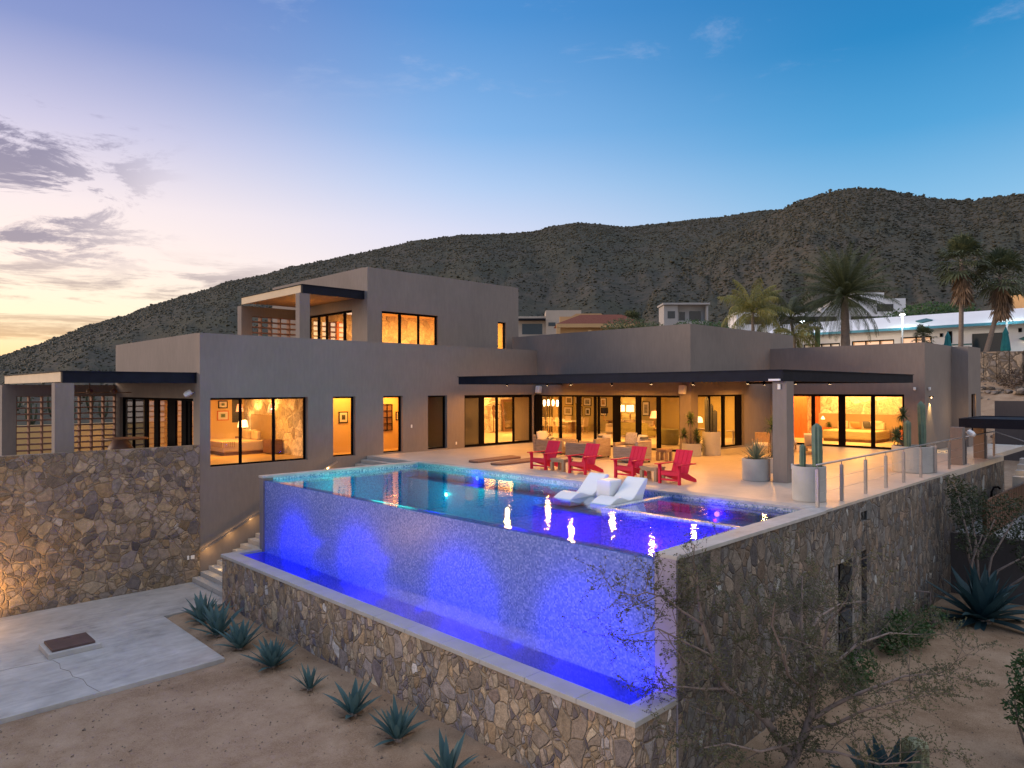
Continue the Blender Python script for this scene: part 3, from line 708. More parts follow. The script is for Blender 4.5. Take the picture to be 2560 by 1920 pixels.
b=MB(); b.box(10.2,PX1+.3,PY1+.002,PY1+.26,-4.2,-.061); pp(b,'end_pier',STUCCO)
b=MB(); b.box(10.185,10.235,6.475,PY0-.002,-4.3,-.061); pp(b,'end_pier',mat('pale_plaster',(.27,.25,.31),.85,.1,2,.15))
b=MB()                                                     # tile band at the waterline
b.box(PX1-.012,PX1-.001,PY0,PY1,-.34,-.052); b.box(PX0+.281,PX1-.014,PY1-.012,PY1-.001,-.34,-.062)
pp(b,'tile_band',BAND)
b=MB()
b.box(9.36,9.44,6.86,21.86,-3.0,-2.42); b.box(9.44,PX0,21.79,21.86,-3.0,-2.42); b.box(9.44,PX0,6.86,6.92,-3.0,-2.42); b.box(9.36,PX0,6.86,21.86,-3.1,-3.0)
pp(b,'trough',mat('trough_plaster',(.10,.16,.62),.5,.12,3,.1))
b=MB()
y=6.44
while y<22.15:
    y2=min(y+1.2,22.17); b.box(8.98,9.43,y,y2-.008,-2.44,-2.35); y=y2
b.box(9.434,10.195,21.86,22.17,-2.44,-2.35); b.box(9.434,10.175,6.44,6.88,-2.44,-2.35)
pp(b,'trough_coping',CONC,bevel=.006)
def wsheet(name,x0,x1,y0,y1,z,m):
    b=MB(); b.quad((x0,y0,z),(x1,y0,z),(x1,y1,z),(x0,y1,z)); return tag(b.build(name,m,fixn=False),kind='structure')
b=MB()
for (x0,x1,y0,y1) in ((PX0+.002,13.62,PY0,PY1),(13.62,PX1,10.76,PY1)): b.quad((x0,y0,WZ),(x1,y0,WZ),(x1,y1,WZ),(x0,y1,WZ))
tag(b.build('pool_water',WATER,fixn=False),kind='structure')
wsheet('spa_water',13.80,PX1,PY0,10.56,-.125,WATER)
wsheet('trough_water',9.44,PX0,6.92,21.79,-2.43,TROUGHW)
# lamps in the pool: lensed ones with a light in front, plus added fill lights without a lens
def pool_light(p,n,energy,color,em,spot=None,tgt=None,size=.05):
    p=Vector(p); n=Vector(n)
    b=MB(); q=n.to_track_quat('Z','Y').to_matrix().to_4x4(); q.translation=p
    vs=[q@Vector((.07*math.cos(2*PI*k/14),.07*math.sin(2*PI*k/14),z)) for z in (0,.03) for k in range(14)]
    b.add(vs,[tuple(range(14,28)),tuple(range(13,-1,-1))]+[(k,(k+1)%14,14+(k+1)%14,14+k) for k in range(14)])
    pp(b,'pool_light',em)
    if spot: lamp('pool_lamp_or_fill','SPOT',p+n*.06,energy,color,size,spot=spot,blend=1,target=tgt)
    else: lamp('pool_lamp_or_fill','POINT',p+n*.12,energy,color,size)
EB=emis('blue_lens',(.2,.2,1),2.2); EW=emis('white_lens',(.8,1,.75),5)
BLUE=(.0,.0,1.); VIO=(.06,.0,1.); TURQ=(.03,.85,.62)
for (y,e) in ((19.75,.8),(16.25,1.),(12.05,1.15),(8.55,1.15)):
    pool_light((9.46,y,-2.56),(1,0,.15),1.2*e,BLUE,EB,spot=160,tgt=(10.25,y,-2.0),size=.05)
    lamp('pool_lamp_or_fill','SPOT',(9.93,y,-1.95),33*e,BLUE,.05,spot=170,blend=.3,target=(10.25,y,-1.93))  # added spot without a fixture, hung above the water to shape the wall glow
for k in range(9): lamp('pool_lamp_or_fill','POINT',(9.66,7.4+1.75*k,-2.78),1.6,BLUE,.04)  # added fill points along the trough, no fixtures
lamp('pool_lamp_or_fill','POINT',(9.75,7.0,-2.38),9,BLUE,.08)  # added point to light the end pier, no fixture
pool_light((15.9,19.5,-.95),(-1,0,0),1.2,TURQ,EW)
lamp('pool_lamp_or_fill','POINT',(14.0,19.4,-.85),28,TURQ,.35)  # this and the next are added teal fill in mid-water, no lens
lamp('pool_lamp_or_fill','POINT',(12.4,18.4,-.9),24,TURQ,.35)
pool_light((16.4,18.4,-.32),(-1,0,0),3.5,BLUE,EB)
pool_light((16.4,11.9,-.28),(-1,0,0),4,BLUE,EB)
pool_light((13.79,11.9,-.75),(-1,0,0),4,BLUE,EB)
pool_light((13.62,9.2,-.8),(-1,0,0),4,VIO,EB)
pool_light((16.4,9.2,-.42),(-1,0,0),4,VIO,EB)
for (x,y,e) in ((12.2,15.6,18),(14.9,14.9,14),(12.4,12.6,24),(11.7,10.0,28),(12.6,8.4,24),(15.0,8.7,30),(15.6,12.0,6)): lamp('pool_lamp_or_fill','POINT',(x,y,-1.0),e,BLUE,.3)  # added blue fill in mid-water, no lens
# terrace floor, lower patio, walls of stone ----------------------------------
b=MB()
b.box(PX1+.38,34.7,6.50,16.29,-.2,0); b.box(PX1+.38,26.85,16.29,YA-.002,-.2,0); b.box(16.73,PX1+.38,PY1+.30,YA-.002,-.2,-.0)
b.box(26.85,34.38,16.29,16.30,-.2,-.002)
b.box(34.7,41.6,6.9,9.27,-.2,-.004)
tag(b.build('terrace',TERR),kind='structure')
b=MB(); b.box(PX1+.42,36.1,6.72,8.55,-3.9,-.2); 
b=MB()
b.extrude([(-14,17.5),(7.25,17.62),(7.30,22.17),(9.30,22.17),(9.30,25.39),(-14,25.39)],'z',GZ-.1,-3.90)
patio=tag(b.build('patio',PATIO,bevel=.01),kind='structure')
b=MB(); cr=[(4.15,20.5),(4.22,20.1),(4.16,19.75),(4.28,19.4),(4.25,19.0),(4.38,18.65),(4.36,18.2),(4.46,17.62)]
cr2=[(-2,21.2),(-.5,20.9),(1.0,20.75),(2.2,20.55),(3.2,20.6),(4.15,20.5)]
for line in (cr,cr2):
    for (x0,y0),(x1,y1) in zip(line,line[1:]): b.bar((x0,y0,-3.8965),(x1,y1,-3.8965),.010,.003)
b.build('crack',mat('crack_dirt',(.22,.19,.17),.95),patio)
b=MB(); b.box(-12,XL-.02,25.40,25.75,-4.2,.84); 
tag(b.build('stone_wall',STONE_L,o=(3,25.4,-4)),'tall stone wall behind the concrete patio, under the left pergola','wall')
b=MB(); b.box(9.02,9.355,6.48,22.13,-4.4,-2.445); b.box(9.355,10.2,21.87,22.13,-4.4,-2.445); b.box(9.355,10.18,6.48,6.85,-4.4,-2.445)
tag(b.build('trough_wall',STONE,o=(9.5,14,-4)),'low stone wall holding the overflow trough in front of the pool','wall')
b=MB()
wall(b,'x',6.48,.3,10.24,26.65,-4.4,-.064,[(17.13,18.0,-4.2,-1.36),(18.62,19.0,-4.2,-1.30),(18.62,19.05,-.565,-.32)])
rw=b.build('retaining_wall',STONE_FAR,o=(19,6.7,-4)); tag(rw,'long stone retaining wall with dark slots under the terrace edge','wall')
b=MB(); b.box(26.65,34.69,6.48,6.78,-4.4,-.205); wall(b,'y',34.42,.28,6.78,9.2,-4.4,-.205); b.build('far_run',STONE_FAR,rw,(19,6.7,-4))
b=MB(); b.box(16.9,18.3,7.3,7.4,-4.3,-1.1); b.box(18.4,19.6,7.3,7.4,-4.3,-.25); b.build('slot_backing',ALU,rw,(19,6.7,-4))
b=MB(); b.box(17.5,17.55,6.62,6.70,-4.2,-1.36); b.build('slot_bars',ALU,rw,(19,6.7,-4))
b=MB(); b.box(26.66,26.94,-6,6.47,-4.4,-1.98); tag(b.build('low_wall',DARKWALL,o=(27.7,2,-4.2)),'dark low wall under the gravel bed at the right','wall')
b=MB(); n=16
vs=[(26.95+8.5*i/n,6.47-9*j/n,-2.05+.09*mnoise.noise(Vector((i*.8,j*.8,2)))) for j in range(n+1) for i in range(n+1)]
b.v=vs; b.f=[(j*(n+1)+i,j*(n+1)+i+1,(j+1)*(n+1)+i+1,(j+1)*(n+1)+i) for j in range(n) for i in range(n)]
tag(b.build('gravel_bed',mat('pale_gravel',(.33,.34,.34),.95,.5,9,1.,.05),fixn=False),kind='structure')
# stairs along the left facade
st=thing('staircase','concrete steps climbing beside the left wing from patio to terrace','stairs',(12.5,24.2,-4))
b=MB(); nst=26
pts=[(9.31,-3.95)]
for k in range(nst): 
    x=9.31+.285*k; z=-3.9+.15*(k+1); pts+= [(x,z),(x+.285,z)]
pts.append((pts[-1][0],-3.95)); b.extrude(pts,'y',22.2,25.43)
b.build('flight',CONC,st,(12.5,24.2,-4))
b=MB(); b.bar((9.57,25.30,-2.86),(14.95,25.30,-.12),.05,.07); b.build('handrail',STAINLESS,st,(12.5,24.2,-4))
for k in range(7):
    f=(k+.3)/6.6; lamp('handrail_lamp','POINT',(9.6+5.2*f,25.22,-3.0+2.75*f),4.2,(1,.55,.2),.04)
lamp('step_lamp','POINT',(9.9,24.6,-3.3),5,(1,.6,.25),.05)
b=MB(); b.box(5.0,18,39.4,39.7,-4.2,1.15); tag(b.build('garden_wall',STUCCO_IN,o=(11,39.5,-4)),'low warm-lit garden wall behind the left pergola screen','wall')
lamp('porch_lamp','POINT',(9.6,37.9,.35),26,(1,.5,.16),.05)
# ------------------------------------------------------------------ terrace furniture
def adirondack(loc,label):
    t=thing('adirondack_chair',label,'chair',loc,0,'crimson chairs facing the pool')
    def pt(b,n,**k): return b.build(n,REDPAINT,t,bevel=.006,**k)
    # local frame: the chair looks along -x, front legs at x = 0
    for s in (-1,1):
        b=MB(); b.box(-.045,.045,s*.33-.035,s*.33+.035,0,.56); pt(b,'front_leg')
        b=MB(); b.extrude([(.02,.36),(.02,.25),(.50,.10),(.90,-.0),(1.02,.0),(.98,.09),(.55,.28)],'y',s*.275-.017,s*.275+.017); pt(b,'rear_leg')
        b=MB(); b.box(-.12,.74,s*.37-.075,s*.37+.075,.56,.588); b.extrude([(-.04,.555),(-.04,.42),(-.10,.555)],'y',s*.33-.018,s*.33+.018); pt(b,'arm')
    b=MB(); b.box(-.02,.02,-.29,.29,.10,.155); pt(b,'stretcher')
    b=MB(); b.box(-.025,.0,-.30,.30,.25,.37)
    for k in range(5):
        f=k/4; m=Matrix.Translation((.06+.40*f,0,.375-.115*f))@Matrix.Rotation(R(16),4,'Y'); b.box(-.05,.046,-.29,.29,-.011,.011,m)
    pt(b,'seat')
    b=MB(); m=Matrix.Translation((.50,0,.22))@Matrix.Rotation(R(24),4,'Y')
    for k in range(4):
        y0=-.285+.1435*k; b.box(-.012,.012,y0,y0+.137,0,.80,m)
    b.box(.012,.035,-.27,.27,.08,.15,m); b.box(.012,.035,-.27,.27,.60,.67,m); pt(b,'backrest')
    return t
for (x,y,l) in ((17.80,16.80,'crimson adirondack chair farthest left, beside the brown mats'),(17.75,15.0,'crimson adirondack chair just right of the left side table'),
    (17.84,13.18,'crimson adirondack chair just left of the right side table'),(17.72,11.47,'crimson adirondack chair farthest right, nearest the column')):
    adirondack((x,y,0),l)
def side_table(loc,label,w=.62,d=.5,h=.42,m=TEAK,name='side_table',group='teak tables between the crimson chairs'):
    t=thing(name,label,'side table',loc,0,group)
    b=MB()
    for k in range(5): b.box(-d/2+d/5*k+.004,-d/2+d/5*(k+1)-.004,-w/2,w/2,h-.05,h)
    b.box(-d/2+.03,d/2-.03,-w/2+.02,w/2-.02,h-.12,h-.052)
    b.build('tabletop',m,t,bevel=.004)
    for sx in (-1,1):
        for sy in (-1,1):
            b=MB(); b.box(sx*(d/2-.055)-.05,sx*(d/2-.055)+.05,sy*(w/2-.055)-.05,sy*(w/2-.055)+.05,0,h-.121); b.build('leg',m,t,bevel=.004)
    return t
side_table((18.08,15.98,0),'square teak side table between the two left crimson chairs')
side_table((18.15,12.35,0),'square teak side table between the two right crimson chairs')
side_table((23.35,15.35,0),'slim teak stool at the right end of the wicker seats',.5,.42,.46,name='stool',group=None)
side_table((23.3,19.0,0),'low teak coffee table among the wicker seats',.9,.7,.44,name='coffee_table',group=None)
def pillow(loc,rx,rz,m,label,w=.5,h=.42,t=.16,tilt=70):
    b=MB(); n=8
    for s in (1,-1):
        b0=len(b.v)
        for j in range(n+1):
            for i in range(n+1):
                u=i/n*2-1; v=j/n*2-1
                pz=(max(0,(1-u**4))*max(0,(1-v**4)))**.55
                b.v.append((u*w/2*(1-.06*v*v),v*h/2*(1-.06*u*u),s*t/2*pz))
        for j in range(n):
            for i in range(n): a=b0+j*(n+1)+i; b.f.append((a,a+1,a+n+2,a+n+1))
    o=b.build('pillow',m,smooth=True); o.location=loc
    o.rotation_euler=(Matrix.Rotation(rz,3,'Z')@Matrix.Rotation(R(tilt),3,'X')).to_euler()
    return tag(o,label,'pillow')
def wicker(loc,rz,label,w=1.0,d=.88,back=.78,arm=.60,pill=()):
    # local: seat opens towards -y, back at +y
    t=thing('wicker_armchair',label,'armchair',loc,rz,'grey wicker seats around the coffee table')
    b=MB(); b.box(-w/2+.13,w/2-.13,-d/2,d/2-.14,.06,.32); b.build('base',WICKER,t,bevel=.02)
    for s in (-1,1):
        b=MB(); b.box(s*(w/2-.065)-.065,s*(w/2-.065)+.065,-d/2-.005,d/2-.142,.05,arm); b.build('arm',WICKER,t,bevel=.03)
        b=MB(); b.box(s*(w/2-.08)-.03,s*(w/2-.08)+.03,-d/2+.04,-d/2+.10,0,.05); b.box(s*(w/2-.08)-.03,s*(w/2-.08)+.03,d/2-.10,d/2-.04,0,.05); b.build('foot',ALU,t)
    b=MB(); b.box(-w/2,w/2,d/2-.138,d/2,.05,back); b.build('backrest',WICKER,t,bevel=.03)
    b=MB(); b.box(-w/2+.14,w/2-.14,-d/2-.03,d/2-.15,.325,.47); b.build('seat_cushion',CUSHION,t,bevel=.04)
    return t
wicker((22.95,20.65,0),R(0),'wicker armchair farthest left, turned to the right, with a white pillow',1.05,1.7)
pillow((22.75,21.2,.72),0,R(-12),CUSHION,'plain white pillow on the leftmost wicker armchair',.62,.46)
pillow((23.05,20.95,.60),0,R(20),STRIPE,'small striped pillow lying before the plain white one',.46,.34,.14,40)
wicker((22.5,18.45,0),R(180),'wicker armchair behind the second crimson chair, striped pillow inside',1.0,1.6)
pillow((22.75,17.98,.74),0,R(190),STRIPE,'broad striped pillow on the second wicker armchair from the left',.66,.5)
pillow((22.95,17.86,.72),0,R(170),CUSHION,'pale pillow leaning behind the broad striped one',.5,.44)
wicker((23.55,17.0,0),R(-90),'wicker armchair facing the pool with a flowered pillow',1.25,.95)
FLORAL=mat('flowered_cloth',(.46,.42,.38),.9,.55,26,.2,.01,fine=40)
pillow((23.75,17.2,.76),0,R(-80),FLORAL,'flowered beige pillow on the wicker armchair facing the pool',.52,.5)
pillow((23.82,16.72,.72),0,R(-95),CUSHION,'plain grey-white pillow beside the flowered one',.5,.42)
wicker((22.1,15.95,0),R(180),'wicker armchair farthest right, back turned to the stool',.9,1.15,.82)
pillow((22.35,15.62,.80),0,R(184),STRIPE,'striped pillow on the rightmost wicker armchair',.6,.42)
def mat_slab(pts,label):
    b=MB(); c=(sum(p[0] for p in pts)/4,sum(p[1] for p in pts)/4); 
    # soft outer end: cut corners
    poly=[]
    for i in range(4):
        p=Vector(pts[i]);a=Vector(pts[i-1]);q=Vector(pts[(i+1)%4])
        poly+= [tuple(p+(a-p).normalized()*.12),tuple(p+(q-p).normalized()*.12)]
    b.extrude(poly,'z',.002,.075)
    tag(b.build('exercise_mat',mat('brown_mat',(.21,.105,.07),.7,.15,4,.15),o=(*c,0),bevel=.015),label,'mat',"brown mats lying on the terrace")
mat_slab([(17.68,20.45),(17.6,19.85),(20.2,19.95),(20.35,20.75)],'brown mat on the terrace, the left one of the pair')
mat_slab([(17.60,19.15),(17.65,18.6),(20.2,18.65),(20.2,19.45)],'brown mat on the terrace, the one nearer the crimson chairs')
# floating loungers on the shelf
def lounger(loc,label,rz=0):
    top=[(0,-.03),(.10,.015),(.22,.075),(.34,.12),(.46,.135),(.58,.115),(.72,.07),(.84,.035),(.96,.03),(1.06,.07),(1.18,.16),(1.32,.29),(1.46,.41),(1.56,.495),(1.63,.53)]
    bot=[(1.70,.51),(1.68,.42),(1.60,.28),(1.52,.12),(1.46,-.05),(1.40,-.22),(1.1,-.24),(.9,-.24),(.7,-.22),(.5,-.2),(.38,-.2),(.24,-.2),(.14,-.2),(.04,-.2)]
    b=MB(); b.extrude([(x,z) for x,z in top+bot],'y',-.31,.31)
    o=b.build('pool_lounger',WHITEPL,o=(0,0,0),bevel=.018); o.location=loc; o.rotation_euler=(0,0,rz)
    return tag(o,label,'lounger','white loungers standing in the shallow water')
lounger((14.12,12.52,-.12),'white in-pool lounger on the left, nearer the long tile edge')
lounger((14.12,11.22,-.12),'white in-pool lounger on the right, next to the spa wall')
b=MB(); b.box(15.1,15.62,11.62,12.10,-.35,.33); tag(b.build('cube_table',WHITEPL,o=(15.35,11.86,-.35),bevel=.03),'white cube table standing in the water between the loungers','table')
# planters and their plants
def planter(loc,r,h,label,group=None,soil=True):
    t=thing('planter',label,'planter',loc,0,group)
    b=MB(); b.lathe([(r*.97,0),(r,.02),(r,h-.02),(r*.99,h),(r*.88,h),(r*.86,h-.10)],n=40); b.build('pot',CONC,t,smooth=False)
    b=MB(); b.lathe([(r*.868,h-.12),(r*.868,h-.07)],n=24); b.build('soil',SAND,t)
    return t
def column(b,c,r,h,ribs=8,lean=(0,0)):
    n=48; prof=[]
    for k in range(14):
        f=k/13; rr=r*(.86+.14*min(1,f*5))
        if f>.88: rr*=math.sqrt(max(.02,1-((f-.88)/.12)**2))
        prof.append((rr,h*f))
    b0=len(b.v); b.lathe(prof,c,n,ribs,.13)
    for i in range(b0,len(b.v)):
        x,y,z=b.v[i]; f=(z-c[2])/h; b.v[i]=(x+lean[0]*f*f,y+lean[1]*f*f,z)
def cactus(name,loc,stems,label,m=CACTUS,group=None):
    t=thing(name,label,'cactus',loc,0,group)
    for (dx,dy,r,h,l) in stems:
        b=MB(); column(b,(dx,dy,0),r,h,8,l); b.build('stem',m,t,smooth=True)
    return t
def leafstrip(b,p,az,el,L,w,droop,seg=5,fold=.25,curl=0.):
    """one lance-shaped leaf: five cross sections, keeled"""
    p=Vector(p); h=Vector((math.cos(az),math.sin(az),0)); sd=Vector((-h.y,h.x,0)); e=el; b0=len(b.v)
    prof=[.55,.92,1.,.78,.42,.03]
    for k in range(seg+1):
        f=k/seg; ww=w*prof[min(5,round(f*5))]/2
        up=Vector((0,0,1))*math.cos(e)-h*math.sin(e)
        b.v.append(tuple(p-sd*ww+up*ww*fold)); b.v.append(tuple(p)); b.v.append(tuple(p+sd*ww+up*ww*fold))
        p=p+(h*math.cos(e)+Vector((0,0,1))*math.sin(e))*(L/seg); e-=droop/seg*(1+curl*f)
    for k in range(seg):
        a=b0+3*k; b.f+= [(a,a+1,a+4,a+3),(a+1,a+2,a+5,a+4)]
def rosette(b,c,n,L,w,rg,emin=-5,emax=80,droop=.5,fold=.25):
    for k in range(n):
        f=(k+.5)/n; az=k*2.39996+rg.uniform(-.2,.2)
        leafstrip(b,c,az,R(emin+(emax-emin)*f**.8+rg.uniform(-6,6)),L*rg.uniform(.8,1.1)*(1-.15*abs(f-.5)),w,droop*(1.15-f)*rg.uniform(.5,1.4),fold=fold)
rg=random.Random(11)
planter((17.62,7.36,0),.40,.86,'large round concrete planter by the first railing post')
cactus('column_cactus',(17.62,7.36,.80),[(.12,-.16,.12,1.12,(0,.01)),(.10,.20,.075,.58,(.01,0))],'tall and short green cactus columns in the planter by the first railing post')
planter((20.38,10.12,0),.41,.66,'round concrete planter with spiky agave, left of the terrace column')
b=MB(); rosette(b,(0,0,0),85,.74,.042,rg,5,85,.35,.3); o=b.build('spiky_agave',PALEYUCCA,fixn=False); o.location=(20.38,10.12,.58); tag(o,'pale spiky agave in the planter beside the terrace column','agave')
planter((25.8,15.62,0),.40,.52,'low round concrete planter below the wall speaker')
planter((26.65,15.2,0),.37,.98,'tall round concrete planter in front of the sliding glass door')
cactus('column_cactus',(26.65,15.2,.90),[(-.12,.14,.085,1.55,(0,0)),(.05,.02,.07,1.25,(0,0)),(.02,-.16,.08,1.0,(0,0)),(.15,-.10,.06,.8,(0,0))],'dark cluster of cactus columns in the tall planter before the glass door',mat('dark_cactus_skin',(.06,.065,.055),.7,.3,4,.3,.01))
def yucca(name,loc,heads,label,m=YUCCA,cat='yucca'):
    t=thing(name,label,cat,loc)
    for (dx,dy,h,L,n) in heads:
        b=MB(); b.tube([(dx*.3,dy*.3,0),(dx*.6,dy*.6,h*.5),(dx,dy,h)],[.05,.04,.035],7); b.build('stem',TRUNK,t,smooth=True)
        b=MB(); rosette(b,(dx,dy,h),int(n*1.5),L*1.1,.055,rg,-45,85,.8,.2); b.build('leaves',m,t,fixn=False)
    return t
yucca('yucca',(25.75,15.66,.44),[(0.05,.02,1.05,.38,46),(-.22,.16,.42,.34,36),(.15,-.2,.40,.36,36),(.24,-.22,.08,.42,40)],'three-headed yucca in the low planter under the wall speaker')
planter((26.05,7.42,0),.62,.86,'wide round concrete planter at the right, behind the railing')
cactus('column_cactus',(26.05,7.42,.80),[(-.18,.10,.10,.92,(0,0)),(.28,-.22,.11,1.55,(-.03,.03))],'two grey-green cactus columns in the wide planter at the right')
yucca('yucca',(26.25,7.62,.80),[(-.1,.12,1.05,.34,40),(-.35,.25,.35,.36,36),(.05,.3,.25,.36,30)],'small yucca behind the cactus columns in the wide right planter')
yucca('potted_palm',(22.6,10.65,.42),[(0,0,1.1,.42,30),(.1,-.1,.2,.5,34)],'dark potted palm half hidden behind the terrace column',YUCCA,'plant')
planter((22.6,10.65,0),.3,.5,'small dark planter half hidden behind the terrace column')
# armchair with bent arms and chaise near the bedroom
def frame_chair(loc,rz,label):
    t=thing('lounge_chair',label,'chair',loc,rz)
    for s in (-1,1):
        b=MB(); b.tube([(-.36,s*.33,0),(-.36,s*.33,.60),(-.1,s*.33,.56),(.35,s*.33,.34),(.45,s*.33,0)],.022,6); b.build('side_frame',TEAK,t,smooth=True)
    b=MB(); b.box(-.33,.35,-.31,.31,.30,.42); b.build('seat_cushion',CUSHION,t,bevel=.04)
    b=MB(); m=Matrix.Translation((.30,0,.38))@Matrix.Rotation(R(16),4,'Y'); b.box(-.05,.05,-.31,.31,0,.48,m); b.build('backrest',TEAK,t,bevel=.03)
    return t
frame_chair((29.3,14.3,0),R(20),'teak lounge chair with sloping arms left of the column')
def chaise(loc,rz,label):
    t=thing('chaise_longue',label,'lounger',loc,rz,'teak chaises outside the right bedroom')
    b=MB(); b.box(-1.0,1.0,-.34,.34,.26,.32); b.build('frame',TEAK,t,bevel=.01)
    for sx in (-.85,.85):
        for s in (-.28,.28):
            b=MB(); b.box(sx-.035,sx+.035,s-.035,s+.035,0,.26); b.build('leg',TEAK,t)
    b=MB(); b.box(-.98,.25,-.32,.32,.322,.42); b.build('cushion',CUSHION,t,bevel=.03)
    b=MB(); m=Matrix.Translation((.27,0,.34))@Matrix.Rotation(R(-38),4,'Y'); b.box(0,.78,-.32,.32,0,.10,m); b.build('backrest',CUSHION,t,bevel=.03)
    return t
chaise((30.6,12.6,0),R(200),'teak chaise with pale cushion seen between the column and the cactus')
chaise((31.0,13.9,0),R(200),'second teak chaise farther back, right of the terrace column')
# railing
rl=thing('railing','brushed steel railing with two cables along the terrace edge','railing',(22.6,6.75,0))
def rp(b,n,**k): return b.build(n,STAINLESS,rl,(22.6,6.75,0),**k)
for x in (16.63,18.1,19.74,21.31,22.85,24.5,26.1,27.7,29.85,32.94,34.28):
    b=MB(); b.box(x-.035,x+.035,6.715,6.785,0,.90); b.tube([(x,6.75,.90),(x,6.75,.985)],.010,6); rp(b,'post')
b=MB(); b.tube([(16.60,6.75,1.),(29.33,6.75,1.)],.024,8); b.tube([(29.72,6.75,1.),(34.3,6.75,1.),(34.6,5.6,.55),(35,3.5,-.3)],.024,8); rp(b,'handrail',smooth=True)
for z in (.33,.62):
    b=MB(); b.tube([(16.63,6.75,z),(29.33,6.75,z)],.005,5); b.tube([(29.72,6.75,z),(34.28,6.75,z)],.005,5); rp(b,'cable')
# entry piers and canopy
b=MB(); b.box(29.35,29.70,6.73,7.12,0.001,1.36); tag(b.build('entry_pier',STUCCO,o=(29.5,6.9,0),bevel=.006),'low stucco pier where the railing stops, nearer the pool','pier')
b=MB(); b.box(32.74,33.09,6.77,7.14,0.001,1.27); tag(b.build('entry_pier',STUCCO,o=(32.9,6.9,0),bevel=.006),'stucco pier carrying the end of the flat black canopy','pier')
cn=thing('canopy','flat black steel canopy over the side entrance at the right edge','canopy',(31.5,4.5,1.28))
b=MB(); b.box(30.88,31.0,1.0,7.2,1.28,1.63); b.box(31.0,34.5,7.08,7.2,1.28,1.63); b.box(34.4,34.5,1,7.08,1.28,1.63); b.build('beam',STEEL,cn,(31.5,4.5,1.28))
b=MB(); b.box(31.0,34.4,1.0,7.08,1.5,1.6); b.build('roof',STEEL,cn,(31.5,4.5,1.28))
# ------------------------------------------------------------------ fixtures
def fixture(name,parts,label,cat,group=None,m=PUTTY,bevel=.008):
    b=MB()
    for p in parts: b.box(*p)
    c=b.v[0]; return tag(b.build(name,m,o=c,bevel=bevel),label,cat,group)
def speaker(x,y,z,label):
    t=thing('wall_speaker',label,'speaker',(x,y,z),0,'white speakers under the terrace roof')
    b=MB(); m=Matrix.Translation((-.14,0,0))@Matrix.Rotation(R(8),4,'Y')
    b.box(-.11,.11,-.15,.15,-.19,.19,m); b.build('cabinet',PUTTY,t,bevel=.04)
    b=MB(); b.box(-.05,.14,-.03,.03,-.02,.02); b.build('bracket',ALU,t)
speaker(26.86,25.2,2.75,'white speaker at the inner corner above the glass doors')
speaker(26.86,16.62,2.74,'white speaker on the pier above the low planter')
def floodlight(loc,rz,label):
    t=thing('floodlight',label,'light',loc,rz,'white twin floodlights')
    b=MB(); b.box(-.05,.05,-.02,.02,-.02,.02); b.build('bracket',PUTTY,t)
    b=MB(); m=Matrix.Translation((-.14,0,-.04))@Matrix.Rotation(R(-28),4,'Y'); b.lathe([(.07,-.14),(.11,-.05),(.11,.1),(.085,.13)],n=6)
    vs=[m@Matrix.Rotation(R(90),4,'Y')@Vector(p) for p in b.v]; b.v=[tuple(v) for v in vs]; b.build('lamp_head',PUTTY,t,bevel=.01)
floodlight((9.54,26.05,2.70),R(-10),'white floodlight on the corner beside the left pergola')
floodlight((29.8,6.68,1.18),R(70),'white floodlight on the low entry pier')
def camera_dome(loc,label):
    t=thing('security_camera',label,'security camera',loc,0,'small white security cameras by the right bedroom')
    b=MB(); b.lathe([(.05,0),(.06,.03),(.05,.06)],n=14); b.build('base',PUTTY,t,smooth=True)
    b=MB(); b.lathe([(.015,-.09),(.05,-.06),(.06,-.01),(.05,.0)],n=14); b.build('dome',PUTTY,t,smooth=True)
camera_dome((34.33,9.68,2.76),'small white camera on the face beside the bedroom glass')
camera_dome((34.78,9.22,2.76),'small white camera around the corner above the sconce')
fixture('strip_light',[(20.02,20.10,9.20,9.55,3.01,3.07)],'white strip light on the beam above the terrace column','light')
fixture('motion_sensor',[(20.21,20.25,9.27,9.36,2.76,2.92)],'small white sensor near the top of the terrace column','sensor')
fixture('outlet',[(20.50,20.58,9.075,9.10,.40,.56)],'white outlet low on the right side of the terrace column','outlet')
fixture('outlet',[(21.30,21.38,25.43,25.45,.19,.32)],'white outlet low on the wall left of the corner sliding door','outlet')
fixture('outlet',[(18.72,18.80,25.43,25.45,1.08,1.22)],'white switch between the narrow window and the dark door','switch')
fixture('outlet',[(9.13,9.20,25.375,25.40,-3.11,-2.97)],'left one of two outlets low on the tall stone wall','outlet')
fixture('outlet',[(9.25,9.38,25.375,25.40,-3.11,-2.98)],'right square outlet low on the tall stone wall','outlet')
sc_=thing('wall_sconce','small brass wall sconce washing the bedroom corner with warm light','wall lamp',(35.04,9.28,2.39))
b=MB(); b.box(-.10,.10,-.14,0,0,.03); b.build('hood',ALU,sc_)
b=MB(); b.lathe([(.012,-.07),(.02,-.05),(.018,0)],(0,-.07,0),12); b.build('bulb',emis('sconce_bulb',(1,.6,.25),8),sc_,smooth=True)
lamp('sconce_lamp','SPOT',(35.04,9.19,2.28),26,(1,.62,.22),.03,spot=70,target=(35.04,9.24,0),blend=.8)
